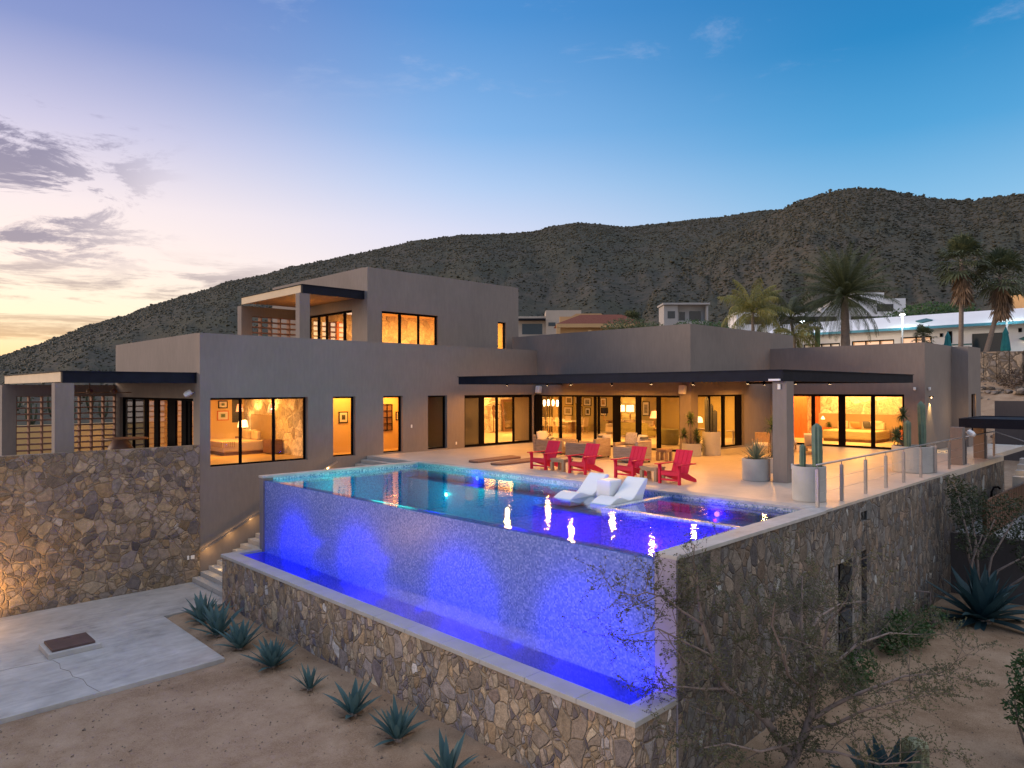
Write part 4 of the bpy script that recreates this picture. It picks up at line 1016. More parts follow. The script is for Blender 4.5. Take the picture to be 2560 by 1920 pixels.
# ceiling spots under the terrace roof
CS=[(22.3,23.0),(25.0,23.0),(22.2,19.1),(25.1,19.2),(22.2,15.15),(25.4,15.3),(22.2,11.3),(26.4,11.5),(29.6,11.5),(30.2,14.6)]
sp0=thing('ceiling_spot','small warm ceiling spot under the terrace roof','light',(CS[0][0],CS[0][1],3.06),0,'small spots in the terrace ceiling')
b=MB(); b.lathe([(.05,-.12),(.05,.04)],n=12); b.build('can',ALU,sp0,smooth=True)
b=MB(); b.lathe([(.047,-.1216),(.047,-.1206)],n=12); b.build('lens',emis('spot_lens',(1,.66,.32),24),sp0)
for (x,y) in CS[1:]: place_copy(sp0,(x,y,3.06),0,'small warm ceiling spot under the terrace roof')
for (x,y) in CS: lamp('spot_lamp','SPOT',(x,y,2.90),88,(1,.41,.075),.08,spot=174,target=(x,y,0),blend=.25)
# hatch on the patio
h=thing('cistern_hatch','raised concrete box with a rusty steel lid on the patio','hatch',(4.68,21.1,-3.9))
b=MB(); b.box(4.08,5.26,20.57,21.68,-3.9,-3.77); b.build('curb',CONC,h,(4.68,21.1,-3.9),bevel=.01)
b=MB(); b.box(4.18,5.14,20.68,21.60,-3.768,-3.71); b.box(4.58,4.74,21.42,21.47,-3.71,-3.697); b.build('lid',mat('rusty_lid',(.085,.05,.045),.6,.3,3,.2),h,(4.68,21.1,-3.9),bevel=.006)
lamp('wall_washer','SPOT',(2.9,24.9,-3.75),105,(1,.50,.15),.06,spot=140,target=(3.2,25.4,-2.9),blend=.9)
lamp('wall_washer','POINT',(2.2,24.2,-3.2),40,(1,.50,.15),.06)
# drip stake by the big agave
k=thing('garden_tap','thin standing tap pipe in the sand before the big dark agave','tap',(22.55,5.99,GZ))
b=MB(); b.tube([(0,0,0),(0,0,.62),(0,0,.95)],[.03,.022,.02],8); b.tube([(0,0,.92),(-.25,.3,.95)],.018,6); b.build('pipe',mat('dull_pipe',(.16,.12,.11),.6,.2),k)
# ------------------------------------------------------------------ desert planting
rg=random.Random(5)
def agave(loc,n,L,w,label,m=AGAVE,emin=14,emax=84,droop=.25,group='blue agaves along the trough wall'):
    t=thing('agave',label,'agave',loc,rg.uniform(0,6),group)
    b=MB()
    for k in range(n):
        f=(k+.5)/n; az=k*2.39996+rg.uniform(-.25,.25)
        leafstrip(b,(math.cos(az)*.06*L,math.sin(az)*.06*L,.05*L),az,R(emin+(emax-emin)*f**.7+rg.uniform(-7,7)),L*rg.uniform(.78,1.12),w*rg.uniform(.85,1.15),droop*rg.uniform(-.3,1.6),6,.38)
    b.build('leaves',m,t,fixn=False)
    if m is AGAVE:
        b=MB()
        for k in range(5): leafstrip(b,(0,0,.04*L),rg.uniform(0,6.28),R(rg.uniform(-6,8)),L*rg.uniform(.45,.8),w*.55,R(12),5,.5)
        b.build('dry_leaves',DEADLEAF,t,fixn=False)
    t.rotation_euler=(R(rg.uniform(-5,5)),R(rg.uniform(-5,5)),t.rotation_euler.z); t.scale=(.9,.9,.9)
    b=MB(); b.lathe([(L*.10,-.03),(L*.13,.02),(L*.10,L*.12),(L*.05,L*.18)],n=12); b.build('stump',BARK,t,smooth=True)
    return t
for (x,y,n,L,w,l) in ((8.03,21.05,20,1.02,.17,'tall blue agave nearest the concrete steps, at the patio corner'),(7.86,19.55,22,1.0,.17,'second blue agave from the steps, leaves crossing its neighbour'),
   (7.83,18.1,24,.88,.16,'third blue agave from the steps, upright, next to the patio edge'),(7.93,16.44,30,.86,.14,'wide blue agave just past the patio corner'),
   (7.93,14.6,18,.62,.09,'smallest pale agave halfway along the trough wall'),(7.93,12.81,15,.82,.15,'open blue agave with few leaves, third from the bottom of the photo'),
   (8.0,11.31,22,.82,.13,'spreading blue agave, second from the bottom of the photo'),(7.85,9.62,14,.78,.14,'blue agave cut by the bottom edge of the photo')):
    agave((x,y,land(x,y)),n,L,w,l,emin=20)
agave((23.8,4.98,GZ),46,1.75,.34,'huge dark agave beneath the retaining wall at the right',AGAVE_D,-8,84,.55,None)
agave((12.3,3.87,GZ),24,1.05,.30,'large dark blue agave at the bottom right beside a ribbed cactus',AGAVE_D,10,84,.3,None)
cactus('barrel_cactus',(12.86,3.66,GZ),[(0,0,.19,.98,(.02,0))],'ribbed pale green cactus column beside the big agave at the bottom right',CACTUS_P)
def leafcloud(b,cen,rad,n,s,rg,shell=.35):
    for _ in range(n):
        d=Vector((rg.gauss(0,1),rg.gauss(0,1),rg.gauss(0,1))).normalized()*(shell+(1-shell)*rg.random()**.5)
        p=Vector((cen[0]+d.x*rad[0],cen[1]+d.y*rad[1],cen[2]+d.z*rad[2]))
        u=Vector((rg.uniform(-1,1),rg.uniform(-1,1),rg.uniform(-.6,1))).normalized(); v=u.orthogonal().normalized(); v.rotate(Matrix.Rotation(rg.uniform(0,6.28),3,u))
        L=s*rg.uniform(.6,1.3); ww=L*.42
        a=len(b.v); w_=u.cross(v)
        b.v+= [tuple(p),tuple(p+u*L*.5+w_*ww*.5),tuple(p+u*L),tuple(p+u*L*.5-w_*ww*.5)]; b.f.append((a,a+1,a+2,a+3))
def bush(name,loc,lobes,n,s,label,cat='shrub',m=GREENLEAF,stems=7,group=None,h=.8,seed=1,trunk=None):
    rr=random.Random(seed); t=thing(name,label,cat,loc,0,group)
    b=MB()
    for (c,r) in lobes: leafcloud(b,c,r,int(n*r[0]*r[2]/sum(q[1][0]*q[1][2] for q in lobes)),s,rr)
    b.build('foliage',m,t,fixn=False)
    b=MB()
    for k in range(stems):
        c,r=lobes[k%len(lobes)]; e=Vector(c)+Vector((rr.uniform(-.7,.7)*r[0],rr.uniform(-.7,.7)*r[1],rr.uniform(-.2,.5)*r[2]))
        a0=Vector((rr.uniform(-.06,.06),rr.uniform(-.06,.06),0)); q=a0.lerp(e,.5)+Vector((rr.uniform(-.15,.15),rr.uniform(-.15,.15),.1))*h
        w=trunk or .025*h
        b.tube([a0,q,e],[w,w*.6,w*.25],6)
    b.build('stems',BARK,t,smooth=True)
    return t
# the open thorny shrub in the front right corner: limbs as measured, then twigs and small leaves
rt=thing('thorny_tree','sparse thorny desert tree with pale bark in the front right corner','tree',(11.8,5.27,GZ))
LIMBS=[([(12.05,5.5,GZ-.05),(12.21,5.45,-3.86),(12.3,5.28,-3.37),(12.36,5.15,-2.9),(12.4,5.11,-2.44)],.095,.05),
 ([(12.21,5.45,-3.70),(11.85,5.7,-3.05),(11.63,5.87,-2.78),(11.18,6.16,-2.35),(11.04,6.3,-1.83),(10.83,6.36,-1.25),(10.68,6.36,-.74),(10.67,6.37,-.33)],.07,.012),
 ([(12.36,5.15,-2.99),(12.52,4.85,-2.71),(12.56,4.53,-2.45),(12.64,4.31,-2.3),(12.97,3.84,-2.03),(13.3,3.4,-1.95)],.045,.01),
 ([(12.3,5.28,-3.2),(12.57,4.81,-3.02),(12.44,4.37,-2.63),(12.49,4.04,-2.42),(12.78,3.61,-2.23)],.035,.008),
 ([(12.4,5.11,-2.44),(12.42,5.22,-1.92),(12.43,5.35,-1.53),(12.54,5.38,-.99),(12.65,5.41,-.59)],.05,.012),
 ([(12.42,5.09,-2.51),(12.39,4.97,-1.84),(12.26,4.81,-1.22),(12.4,4.53,-.75)],.035,.01),
 ([(11.21,6.14,-2.4),(10.76,6.3,-2.32),(10.43,6.48,-2.24),(10.1,6.55,-2.16)],.025,.007),
 ([(10.83,6.36,-1.25),(10.38,6.5,-.95),(10.05,6.6,-.68),(9.73,6.75,-.56),(9.46,6.85,-.6)],.022,.006),
 ([(11.04,6.3,-1.83),(10.38,6.5,-1.45),(9.92,6.65,-1.18),(9.6,6.8,-1.21)],.022,.006),
 ([(12.3,5.28,-3.37),(11.16,5.5,-3.24),(10.41,5.67,-2.9),(9.86,5.78,-2.81)],.03,.007),
 ([(12.27,5.2,-3.5),(12.16,4.65,-3.3),(12.25,4.0,-3.29),(12.27,3.42,-3.04)],.03,.008),
 ([(12.4,5.11,-2.6),(11.8,5.3,-2.1),(11.4,5.2,-1.6),(11.2,5.3,-1.1),(11.1,5.2,-.7)],.03,.008),
 ([(12.43,5.3,-1.7),(13.1,5.3,-1.4),(13.8,5.2,-1.3),(14.5,5.0,-1.35)],.028,.007),
 ([(12.4,5.0,-2.2),(13.0,4.6,-1.7),(13.7,4.3,-1.6),(14.3,4.0,-1.7)],.03,.007)]
tb=MB(); lf=MB(); tw=MB(); rg=random.Random(23)
def twig(p,d,L,r,dep):
    n=4; pts=[p.copy()]; q=p.copy(); dd=d.copy()
    for k in range(n):
        dd=(dd+Vector((rg.gauss(0,.22),rg.gauss(0,.22),rg.gauss(.0,.18)))).normalized(); q=q+dd*(L/n)
        if q.x>10.0 and q.y>6.38: q.y=6.38-rg.random()*.04
        pts.append(q.copy())
    tw.tube(pts,[r*(1-.8*k/n) for k in range(n+1)],4 if r>.006 else 3,cap=False)
    for k in range(1,n+1):
        if dep>0:
            for _ in range(1 if rg.random()<.8 else 2):
                a=Vector((rg.gauss(0,1),rg.gauss(0,1),rg.gauss(.15,.8))).normalized()
                twig(pts[k],(dd*.55+a*.8).normalized(),L*rg.uniform(.42,.68),r*.55,dep-1)
        if dep<=1:
            seg=pts[k]-pts[k-1]
            for _ in range(4 if dep==0 else 1):
                pp_=pts[k-1]+seg*rg.random(); u=Vector((rg.gauss(0,1),rg.gauss(0,1),rg.gauss(.2,1))).normalized(); v=u.orthogonal().normalized(); s=rg.uniform(.02,.042)
                a=len(lf.v); lf.v+= [tuple(pp_),tuple(pp_+u*s*.55+v*s*.28),tuple(pp_+u*s),tuple(pp_+u*s*.55-v*s*.28)]; lf.f.append((a,a+1,a+2,a+3))
for (pts,r0,r1) in LIMBS:
    P=[Vector((p[0]*.967,p[1]*.967,2.8+(p[2]-2.8)*.967)) for p in pts]; n=len(P)
    tb.tube(P,[r0+(r1-r0)*(k/(n-1)) for k in range(n)],8,cap=False)
    for k in range(1,n):
        d=(P[k]-P[k-1]).normalized()
        if r0>.1 and k<3: continue
        for _ in range(2 if k<n-1 else 3):
            a=Vector((rg.gauss(0,1),rg.gauss(0,1),rg.gauss(.25,.7))).normalized()
            twig(P[k-1].lerp(P[k],rg.random()),(d*.5+a).normalized(),rg.uniform(.5,1.0),.009,2)
o_=(11.8,5.27,GZ)
tb.build('trunk',BARK,rt,o_,smooth=True); tw.build('twigs',TWIG,rt,o_,fixn=False); lf.build('leaves',SHRUBLEAF,rt,o_,fixn=False)
bush('green_shrub',(19.8,5.9,GZ),[((0,0,.5),(.75,.45,.5)),((.5,-.1,.35),(.6,.4,.35)),((-.45,.1,.3),(.5,.35,.35)),((1.3,-.1,.25),(.4,.3,.25))],1500,.13,'broad-leaved green shrub below the dark wall slots',seed=3)
bush('green_shrub',(17.0,5.95,GZ),[((0,0,.35),(.6,.35,.4)),((-.8,-.1,.3),(.5,.35,.3))],900,.10,'darker low shrub against the retaining wall behind the thorny tree',seed=9)
bush('green_shrub',(22.2,5.85,GZ),[((0,0,.3),(.5,.4,.35))],500,.09,'small dark shrub left of the huge agave',seed=4)
bush('bush_tree',(25.4,5.4,GZ),[((0,.3,3.1),(1.1,.5,.7)),((.8,-.6,2.7),(1.0,.7,.8)),((-.3,.0,2.1),(.8,.6,.6)),((1.2,-1.2,2.0),(.9,.7,.7)),((-.6,.5,3.7),(.5,.3,.4)),((.3,-1.4,1.6),(.6,.6,.4))],4200,.11,'dark leafy tree growing against the far end of the retaining wall','tree',mk_leaf('dull_tree_leaf',(.03,.045,.022),(.07,.085,.04)),9,None,2.2,6,.06)
bush('green_shrub',(15.5,2.47,GZ),[((0,0,1.55),(.40,.4,.55)),((-.05,.1,.95),(.35,.35,.4))],1500,.10,'bright green bush cut by the right edge of the photo',seed=7,m=GREENLEAF,trunk=.03)
b=MB(); b.box(27.0,34,5.55,5.65,-2.1,-.9)
for k in range(24): b.box(27.02+.29*k,27.25+.29*k,5.535,5.549,-2.08,-.92)
tag(b.build('board_fence',mk_wood('rust_brown_boards',(.09,.036,.014),(.16,.068,.026),(9,9,1)),o=(31,5.8,-2.1)),'rust brown board fence on the gravel at the right edge','fence')
b=MB(); b.tube([(30.8,6.15,-2.05),(30.8,6.15,-1.05),(30.9,6.1,-.88),(31.1,6.0,-.88),(31.15,5.95,-.95)],.035,8); tag(b.build('hose_hook',ALU,o=(31.8,6.35,-2.1),smooth=True),'black bent pipe standing at the end of the stone wall','pipe')
st2=thing('stone_steps','lit stone steps at the far right under the canopy','stairs',(37.5,4,0))
b=MB()
for k in range(4): b.box(36.3+.5*k,36.8+.5*k,2,6.5,-1.6,-1.0+.22*k)
b.build('treads',CONC,st2,(37.5,4,0)); lamp('step_lamp','POINT',(36.2,5.9,-.6),14,(1,.6,.25),.05); lamp('step_lamp','POINT',(37.8,8.3,1.6),20,(1,.6,.25),.05)
# ------------------------------------------------------------------ neighbours uphill
def nwin(b,x,y0,y1,z0,z1,d=.05): b.box(x-d,x,y0,y1,z0,z1)
rk_=random.Random(77)
wh=thing('white_house','long white neighbour house with a sloping lit roof and teal eave','house',(76,20,5.5))
WO=(76,20,5.5)
b=MB()
wall(b,'y',75.9,.3,6,36,4.2,8.55,[(28.4,32.2,4.8,7.5),(23.2,27.2,5.5,7.6),(19.9,22.6,5.5,7.75),(13.9,16.6,5.2,7.75)])
b.box(76.2,86,6,36,4.2,8.5); b.v=[p for p in b.v]; b.build('wall',WHITE_ST,wh,WO)
b=MB(); b.extrude([(75.0,8.55),(75.0,8.62),(79.5,10.15),(79.5,9.9),(75.3,8.53)],'y',5,36.4); b.build('roof',WHITE_ST,wh,WO)
b=MB(); b.box(74.90,74.99,4.9,36.5,8.38,8.63); b.build('eave',mat('teal_eave',(.06,.26,.36),.6,.1,3,.05),wh,WO)
def nglaze(y0,y1,z0,z1,em,n):
    b=MB(); b.box(76.05,76.12,y0,y1,z0,z1); w=b.build('window',em,wh,WO)
    b=MB(); b.box(75.92,76.0,y0,y0+.1,z0,z1); b.box(75.92,76.0,y1-.1,y1,z0,z1); b.box(75.92,76.0,y0+.1,y1-.1,z1-.12,z1)
    for k in range(1,n): y=y0+(y1-y0)*k/n; b.box(75.93,75.99,y-.06,y+.06,z0,z1-.12)
    b.build('frame',ALU,w,WO)
LITW=emis('lit_window',(1,.38,.06),.5); DIMW=emis('dim_window',(1,.55,.2),.22)
nglaze(28.4,32.2,4.8,7.5,DIMW,4); nglaze(23.2,27.2,5.5,7.6,LITW,3); nglaze(19.9,22.6,5.5,7.75,LITW,2)
b=MB(); b.box(76.02,76.1,13.9,16.6,5.2,7.75); b.build('window',mat('dark_pane',(.012,.02,.03),.12,.1,2,0),wh,WO)
def diamond(x,y,z,hy,hz,name,m):
    b=MB(); b.extrude([(y-hy,z),(y,z+hz),(y+hy,z),(y,z-hz)],'x',x-.06,x); b.build(name,m,wh,WO)
b=MB(); m_=Matrix.Translation((76.9,20.8,9.27))@Matrix.Rotation(R(-19),4,'Y'); hy,hx=.75,.75
b.add([m_@Vector(p) for p in ((-hx,0,.02),(0,-hy,.02),(hx,0,.02),(0,hy,.02),(-hx,0,.12),(0,-hy,.12),(hx,0,.12),(0,hy,.12))],[(0,1,2,3),(7,6,5,4),(0,4,5,1),(1,5,6,2),(2,6,7,3),(3,7,4,0)]); b.build('roof_vent',mat('teal_panel',(.035,.12,.13),.6),wh,WO)
diamond(75.88,11.9,7.1,1.15,.5,'wall_panel',MATS['teal_panel'])
b=MB(); b.box(75.82,75.898,18.95,19.2,7.6,7.95); b.box(75.82,75.898,12.8,13.05,7.7,8.05); b.box(75.85,75.898,18.2,18.55,6.95,8.1); b.build('wall_vent',ALU,wh,WO)
b=MB(); b.box(75.86,75.899,16.6,19.9,6.75,6.87); b.build('wall_trim',MATS['teal_panel'],wh,WO)
for y in (11.45,12.5):
    b=MB(); b.lathe([(.03,-.09),(.09,0),(.03,.09)],(75.8,y,6.95),10); b.build('wall_lamp',BULB,wh,WO)
def lamppost(x,y,z0,z1,label):
    t=thing('lamp_post',label,'lamp',(x,y,z0),0,'white lamp posts along the neighbour roof')
    b=MB(); b.tube([(0,0,0),(0,0,z1-z0)],.07,8); b.build('post',WHITEPL,t,smooth=True)
    b=MB(); b.box(-.22,.22,-.22,.22,z1-z0,z1-z0+.12); b.build('lamp_head',WHITEPL,t)
    b=MB(); b.box(-.17,.17,-.17,.17,z1-z0-.10,z1-z0-.001); b.build('lens',COOLLAMP,t)
    lamp('post_lamp','POINT',(x,y,z1-.25),230,(.80,1,.92),.15)
for (y,l) in ((31.6,'white lamp post by the left end of the neighbour roof, behind palms'),(21.95,'white lamp post left of the roof diamond vent'),(13.6,'white lamp post behind the rightmost fan palm')):
    lamppost(74.2,y,5,9.85,l)
def parasol(x,y,z,h,label):
    t=thing('closed_parasol',label,'parasol',(x,y,z),0,'closed teal parasols on the neighbour terrace')
    b=MB(); b.tube([(0,0,0),(0,0,h*.35)],.03,8); b.build('pole',WHITEPL,t)
    b=MB(); b.lathe([(.24,h*.28),(.33,h*.34),(.27,h*.55),(.18,h*.78),(.20,h*.82),(.10,h*.92),(.02,h)],n=28,ribs=7,amp=.18); b.build('canopy',TEAL,t,smooth=True)
parasol(71,17.35,5.0,2.75,'closed teal parasol seen just above the slot-window corner')
parasol(70.5,13.0,4.9,2.95,'closed teal parasol before the dark glass, right of the leaning palm')
b=MB()
for k in range(24): y=-4+.8*k; b.box(61.9+.12*rk_.random(),62.9,y,y+.79,2.2,5.35+.16*rk_.random())
tag(b.build('dry_stone_wall',STONE_DRY,o=(62.6,9,3),bevel=.05),'rough stone retaining wall holding the neighbour terrace','wall')
b=MB(); b.box(50,50.4,-8,9.8,-3,2.0); tag(b.build('boundary_wall',DARKWALL,o=(50,2,-2)),'dark plain wall behind the black canopy','wall')
# rocks and dry shrubs on the bank below that wall
rk=random.Random(3)
def rock(x,y,s,label):
    b=MB(); b.v=[tuple(Vector((v[0]*s*rk.uniform(.8,1.3),v[1]*s*rk.uniform(.8,1.3),v[2]*s*.5*rk.uniform(.7,1.2)))) for v in ICO_V]; b.f=[tuple(f) for f in ICO_F]
    o=b.build('boulder',STONE_DRY,bevel=.05); o.location=(x,y,land(x,y)+s*.15); tag(o,label,'boulder','pale boulders on the bank at the right')
for (x,y,s,l) in ((56,9.3,.8,'flat pale boulder on the bank, nearest the house corner'),(57,8.0,.7,'reddish boulder on the bank, below the pale cactus'),(54.5,7.2,.55,'small boulder low on the bank at the right edge'),(58.5,9.9,.6,'boulder high on the bank near the stone wall')): rock(x,y,s,l)
bush('dry_shrub',(53,8.6,land(53,8.6)),[((0,0,.6),(1.6,1.2,.7)),((.5,-1.6,.5),(1.2,1.,.5))],1600,.16,'olive dry shrub low on the bank right of the house','shrub',SHRUBLEAF,8,None,1.2,21)
bush('dry_shrub',(59.8,10.6,land(59.8,10.6)),[((0,0,.6),(1.2,1.,.7))],900,.16,'brown dry shrub under the stone wall near the leaning palm','shrub',mk_leaf('brown_shrub_leaf',(.05,.035,.025),(.10,.07,.05)),8,None,1.2,22)
t=thing('candelabra_cactus','pale many-armed cactus on the bank at the right edge','cactus',(58.0,7.4,land(58,7.4)))
b=MB(); rk=random.Random(8)
for k in range(22):
    a=rk.uniform(0,6.28); r=rk.uniform(.4,1.5); h=rk.uniform(1.6,3.0)
    b.tube([(0,0,.1),(math.cos(a)*r*.7,math.sin(a)*r*.7,h*.25),(math.cos(a)*r,math.sin(a)*r,h*.6),(math.cos(a)*r*1.1,math.sin(a)*r*1.1,h)],[.09,.085,.08,.04],6)
b.build('arms',CACTUS_P,t,smooth=True)
rb=MB(); rk=random.Random(12)
for _ in range(420):
    x=rk.uniform(46.5,62.2); y=rk.uniform(-4,14.5); s=rk.uniform(.08,.34); z=land(x,y)
    rb.add([(v[0]*s*rk.uniform(.7,1.4)+x,v[1]*s*rk.uniform(.7,1.4)+y,v[2]*s*.6*rk.uniform(.7,1.2)+z+s*.1) for v in ICO_V],[tuple(f) for f in ICO_F])
tag(rb.build('rubble',STONE_DRY),'loose stones strewn over the bank at the right','rubble',kind='stuff')
# palms -------------------------------------------------------------------
def frond(b,p,az,el,L,droop,ll,n,lw,rg,vee=.5,hang=.5):
    p=Vector(p); h=Vector((math.cos(az),math.sin(az),0)); sd=Vector((-h.y,h.x,0)); e=el; pts=[p.copy()]; dirs=[]
    S=14
    for k in range(S):
        d=h*math.cos(e)+Vector((0,0,1))*math.sin(e); dirs.append(d); p=p+d*(L/S); pts.append(p.copy()); e-=droop/S*(.5+1.0*k/S)
    dirs.append(dirs[-1])
    b.tube(pts,[.035*(1-.85*k/S)*(L/3) for k in range(S+1)],4,cap=False)
    for i in range(n):
        f=.14+.86*(i+.5)/n; k=min(S-1,int(f*S)); q=pts[k].lerp(pts[k+1],f*S-k); d=dirs[k]; up=sd.cross(d)
        l=ll*(math.sin(PI*min(1,f*.9+.1))**.6)*rg.uniform(.8,1.1)+.05
        for s in (-1,1):
            v=(sd*s+d*.75+up*vee*rg.uniform(.6,1.2)).normalized()
            tip=q+v*l+Vector((0,0,-1))*l*hang*rg.uniform(.4,1.1)
            m=q+v*l*.55
            w=d*lw*.5
            a=len(b.v); b.v+= [tuple(q-w*.6),tuple(m-w),tuple(tip),tuple(m+w),tuple(q+w*.6)]; b.f.append((a,a+1,a+2,a+3,a+4))
def feather_palm(name,loc,H,lean,nf,L,ll,droop,label,m,emin=-35,emax=85,tr=.2,seed=1,hang=.5,nl=30):
    rg=random.Random(seed); t=thing(name,label,'palm tree',loc,0,None)
    b=MB(); b.tube([(lean[0]*f*f,lean[1]*f*f,H*f) for f in [k/10 for k in range(11)]],[tr*(1.25-.35*k/10)*(1+.10*(k%2)) for k in range(11)],10); b.build('trunk',TRUNK,t,smooth=True)
    b=MB(); c=(lean[0],lean[1],H)
    for k in range(nf):
        f=(k+.5)/nf; frond(b,c,k*2.39996+rg.uniform(-.2,.2),R(emin+(emax-emin)*f**.85+rg.uniform(-8,8)),L*rg.uniform(.85,1.1),droop*rg.uniform(.7,1.3)*(1.15-.35*f),ll,nl,.055 if ll<.6 else .075,rg,hang=hang)
    b.build('crown',m,t,fixn=False)
    return t
def fan_palm(name,loc,H,lean,nf,Lp,Lb,label,skirt=True,seed=1,tr=.16,m=FANP):
    rg=random.Random(seed); t=thing(name,label,'palm tree',loc,0,None)
    b=MB(); b.tube([(lean[0]*math.sin(f*PI/2),lean[1]*math.sin(f*PI/2),H*f) for f in [k/10 for k in range(11)]],[tr*(1.2-.35*k/10) for k in range(11)],10); b.build('trunk',TRUNK,t,smooth=True)
    def fan(b,c,az,el,lp,lb,nb,spread,sag):
        h=Vector((math.cos(az),math.sin(az),0)); d=h*math.cos(el)+Vector((0,0,1))*math.sin(el); sd=Vector((-h.y,h.x,0)); up=sd.cross(d)
        q=Vector(c)+d*lp; b.tube([c,q],[.025,.015],4,cap=False)
        for i in range(nb):
            a=spread*((i+.5)/nb*2-1); v=(d*math.cos(a)+sd*math.sin(a)+up*.12*rg.uniform(-1,1)).normalized(); w=(sd*math.cos(a)-d*math.sin(a))*.055*lb
            l=lb*(.75+.25*math.cos(a*.8))*rg.uniform(.85,1.1); md=q+v*l*.6; tip=q+v*l+Vector((0,0,-1))*l*sag*rg.uniform(.5,1.4)
            k=len(b.v); b.v+= [tuple(q),tuple(md-w),tuple(tip),tuple(md+w)]; b.f.append((k,k+1,k+2,k+3))
    top=Vector((lean[0],lean[1],H)); b=MB()
    for k in range(nf):
        f=(k+.5)/nf; fan(b,top+Vector((0,0,-.5*(1-f))),k*2.39996+rg.uniform(-.2,.2),R(-42+125*f**.9+rg.uniform(-9,9)),Lp*rg.uniform(.8,1.15),Lb*rg.uniform(.85,1.1),15,1.75,.28)
    b.build('crown',m,t,fixn=False)
    if skirt:
        b=MB()
        for k in range(60):
            az=rg.uniform(0,6.28); fan(b,top+Vector((0,0,-.3-1.9*rg.random())),az,R(rg.uniform(-82,-58)),Lp*.55,Lb*.85,7,.6,.15)
        b.build('dead_skirt',DEADLEAF,t,fixn=False)
    return t
feather_palm('date_palm',(62.3,22.85,5.0),5.6,(.1,.1),95,4.7,.55,.9,'big grey-green date palm with a round feathery crown before the white house',PALM,-42,88,.30,2,.35,34)
feather_palm('coconut_palm',(58.6,29.3,4.3),5.2,(.5,.3),24,3.6,.8,1.5,'yellow-green coconut palm with a curved stem left of the date palm',PALM_Y,-20,85,.13,3,.9,26)
feather_palm('coconut_palm',(64.5,28.2,5.0),4.2,(-.3,.2),24,3.8,.8,1.5,'darker green coconut palm between the yellow palm and the date palm',PALM,-30,80,.13,4,.9,26)
feather_palm('coconut_palm',(60.8,26.6,4.3),3.0,(-.6,-.3),14,2.6,.6,1.5,'low palm with drooping fronds in front of the left lamp post',PALM_Y,-35,60,.1,14,.9,22)
fan_palm('fan_palm',(63.5,14.65,4.9),7.9,(0,-.1),46,1.15,1.25,'straight fan palm with a long dry skirt, left of the pair at the right',seed=5)
fan_palm('fan_palm',(64.6,13.35,5.0),6.6,(.9,-.95),46,1.2,1.3,'leaning fan palm with a hanging dry skirt at the right edge',seed=6)
fan_palm('fan_palm',(92,66.5,7.5),5.6,(.2,0),40,1.3,1.4,'small fan palm in front of the grey concrete house',False,seed=7)
fan_palm('fan_palm',(70.0,19.0,5.4),2.0,(0,0),26,.6,.7,'low fan palm before the lit windows of the white house',False,seed=9)
cactus('column_cactus',(66.5,26.9,5.0),[(0,0,.22,3.6,(0,0))],'thick green cactus column left of the date palm trunk',mat('green_cactus_skin',(.10,.17,.06),.6,.25,4,.3))
def crown_tree(loc,H,lobes,n,s,label,m,seed):
    return bush('tree',loc,[((a,b_,H+c),r) for (a,b_,c),r in lobes],n,s,label,'tree',m,8,None,H,seed,.12)
crown_tree((84,22.5,8.0),1.6,[((0,0,.6),(3.4,3.4,1.6)),((1,3.2,.2),(2.4,2.6,1.3)),((-.5,-2.8,.8),(2.2,2.2,1.3))],3600,.36,'dense green tree behind the roof, between date palm and fan palms',GREENLEAF,31)
crown_tree((83,61,7.3),3.2,[((0,0,.8),(3.,4.2,1.7)),((0,-4,.3),(2.2,3,1.3))],2600,.36,'soft green tree in front of the ochre villa',mk_leaf('soft_tree_leaf',(.06,.085,.04),(.12,.15,.07)),32)
crown_tree((88,53,7.8),2.6,[((0,0,.6),(3,3.5,1.5)),((0,-3.4,.3),(2.2,2.6,1.2))],2200,.36,'olive tree clump right of the small fan palm',GREENLEAF,33)
crown_tree((72,36.5,5.5),1.8,[((0,0,.4),(2.5,3.5,1.3)),((0,4.5,.2),(2,3,1.2))],2000,.32,'dark shrubs left of the white house under the coconut palms',SHRUBLEAF,34)
# other houses
def nhouse(name,loc,rz,boxes,label,m,openings,roofm=None,roofs=(),extra=None):
    t=thing(name,label,'house',loc,rz)
    for bx in boxes:
        b=MB(); b.box(*bx); b.build('wall',m,t)
    for (bx,mm) in openings:
        b=MB(); b.box(*bx); b.build('window',mm,t)
    for bx in roofs:
        b=MB(); b.box(*bx); b.build('roof',roofm or m,t)
    return t
DP=MATS['dark_pane']
# local frame: front faces -y
nhouse('beige_house',(104,94,12),R(-45),[(-7,-1.5,0,6,-5,5.2),(-1.5,5.5,-.6,6,-5,6.3),(-7,-1.5,-2.2,-.01,-5,1.1)],'beige flat-roofed house far behind, with a dark balcony',BEIGE_ST,
  [((-6.2,-2.2,-.06,-.01,1.6,3.7),DP),((-1,.4,-.66,-.61,3.2,3.9),DP),((-6.4,-2,-2.26,-2.21,-1.6,.4),DP)],STEEL,[(-7.2,-1.6,-2.4,-.02,4.3,4.55)])
oc=nhouse('ochre_villa',(88.5,70,8),R(-45),[(-6.5,6.5,0,7,-3,5.0)],'ochre villa with arches and a red tiled roof',OCHRE_ST,
  [((-4.2,-2.2,-.06,-.01,2.0,3.7),DP),((-.5,.6,-.06,-.01,1.6,3.6),DP),((2.2,3.8,-.06,-.01,2.,3.6),DP)])
b=MB(); b.extrude([(-7.0,5.01),(7.0,5.01),(3.2,6.4),(-3.2,6.4)],'y',-1.4,7.3); b.build('roof',mat('red_roof_tiles',(.30,.115,.085),.8,.25,8,.5,.03),oc)
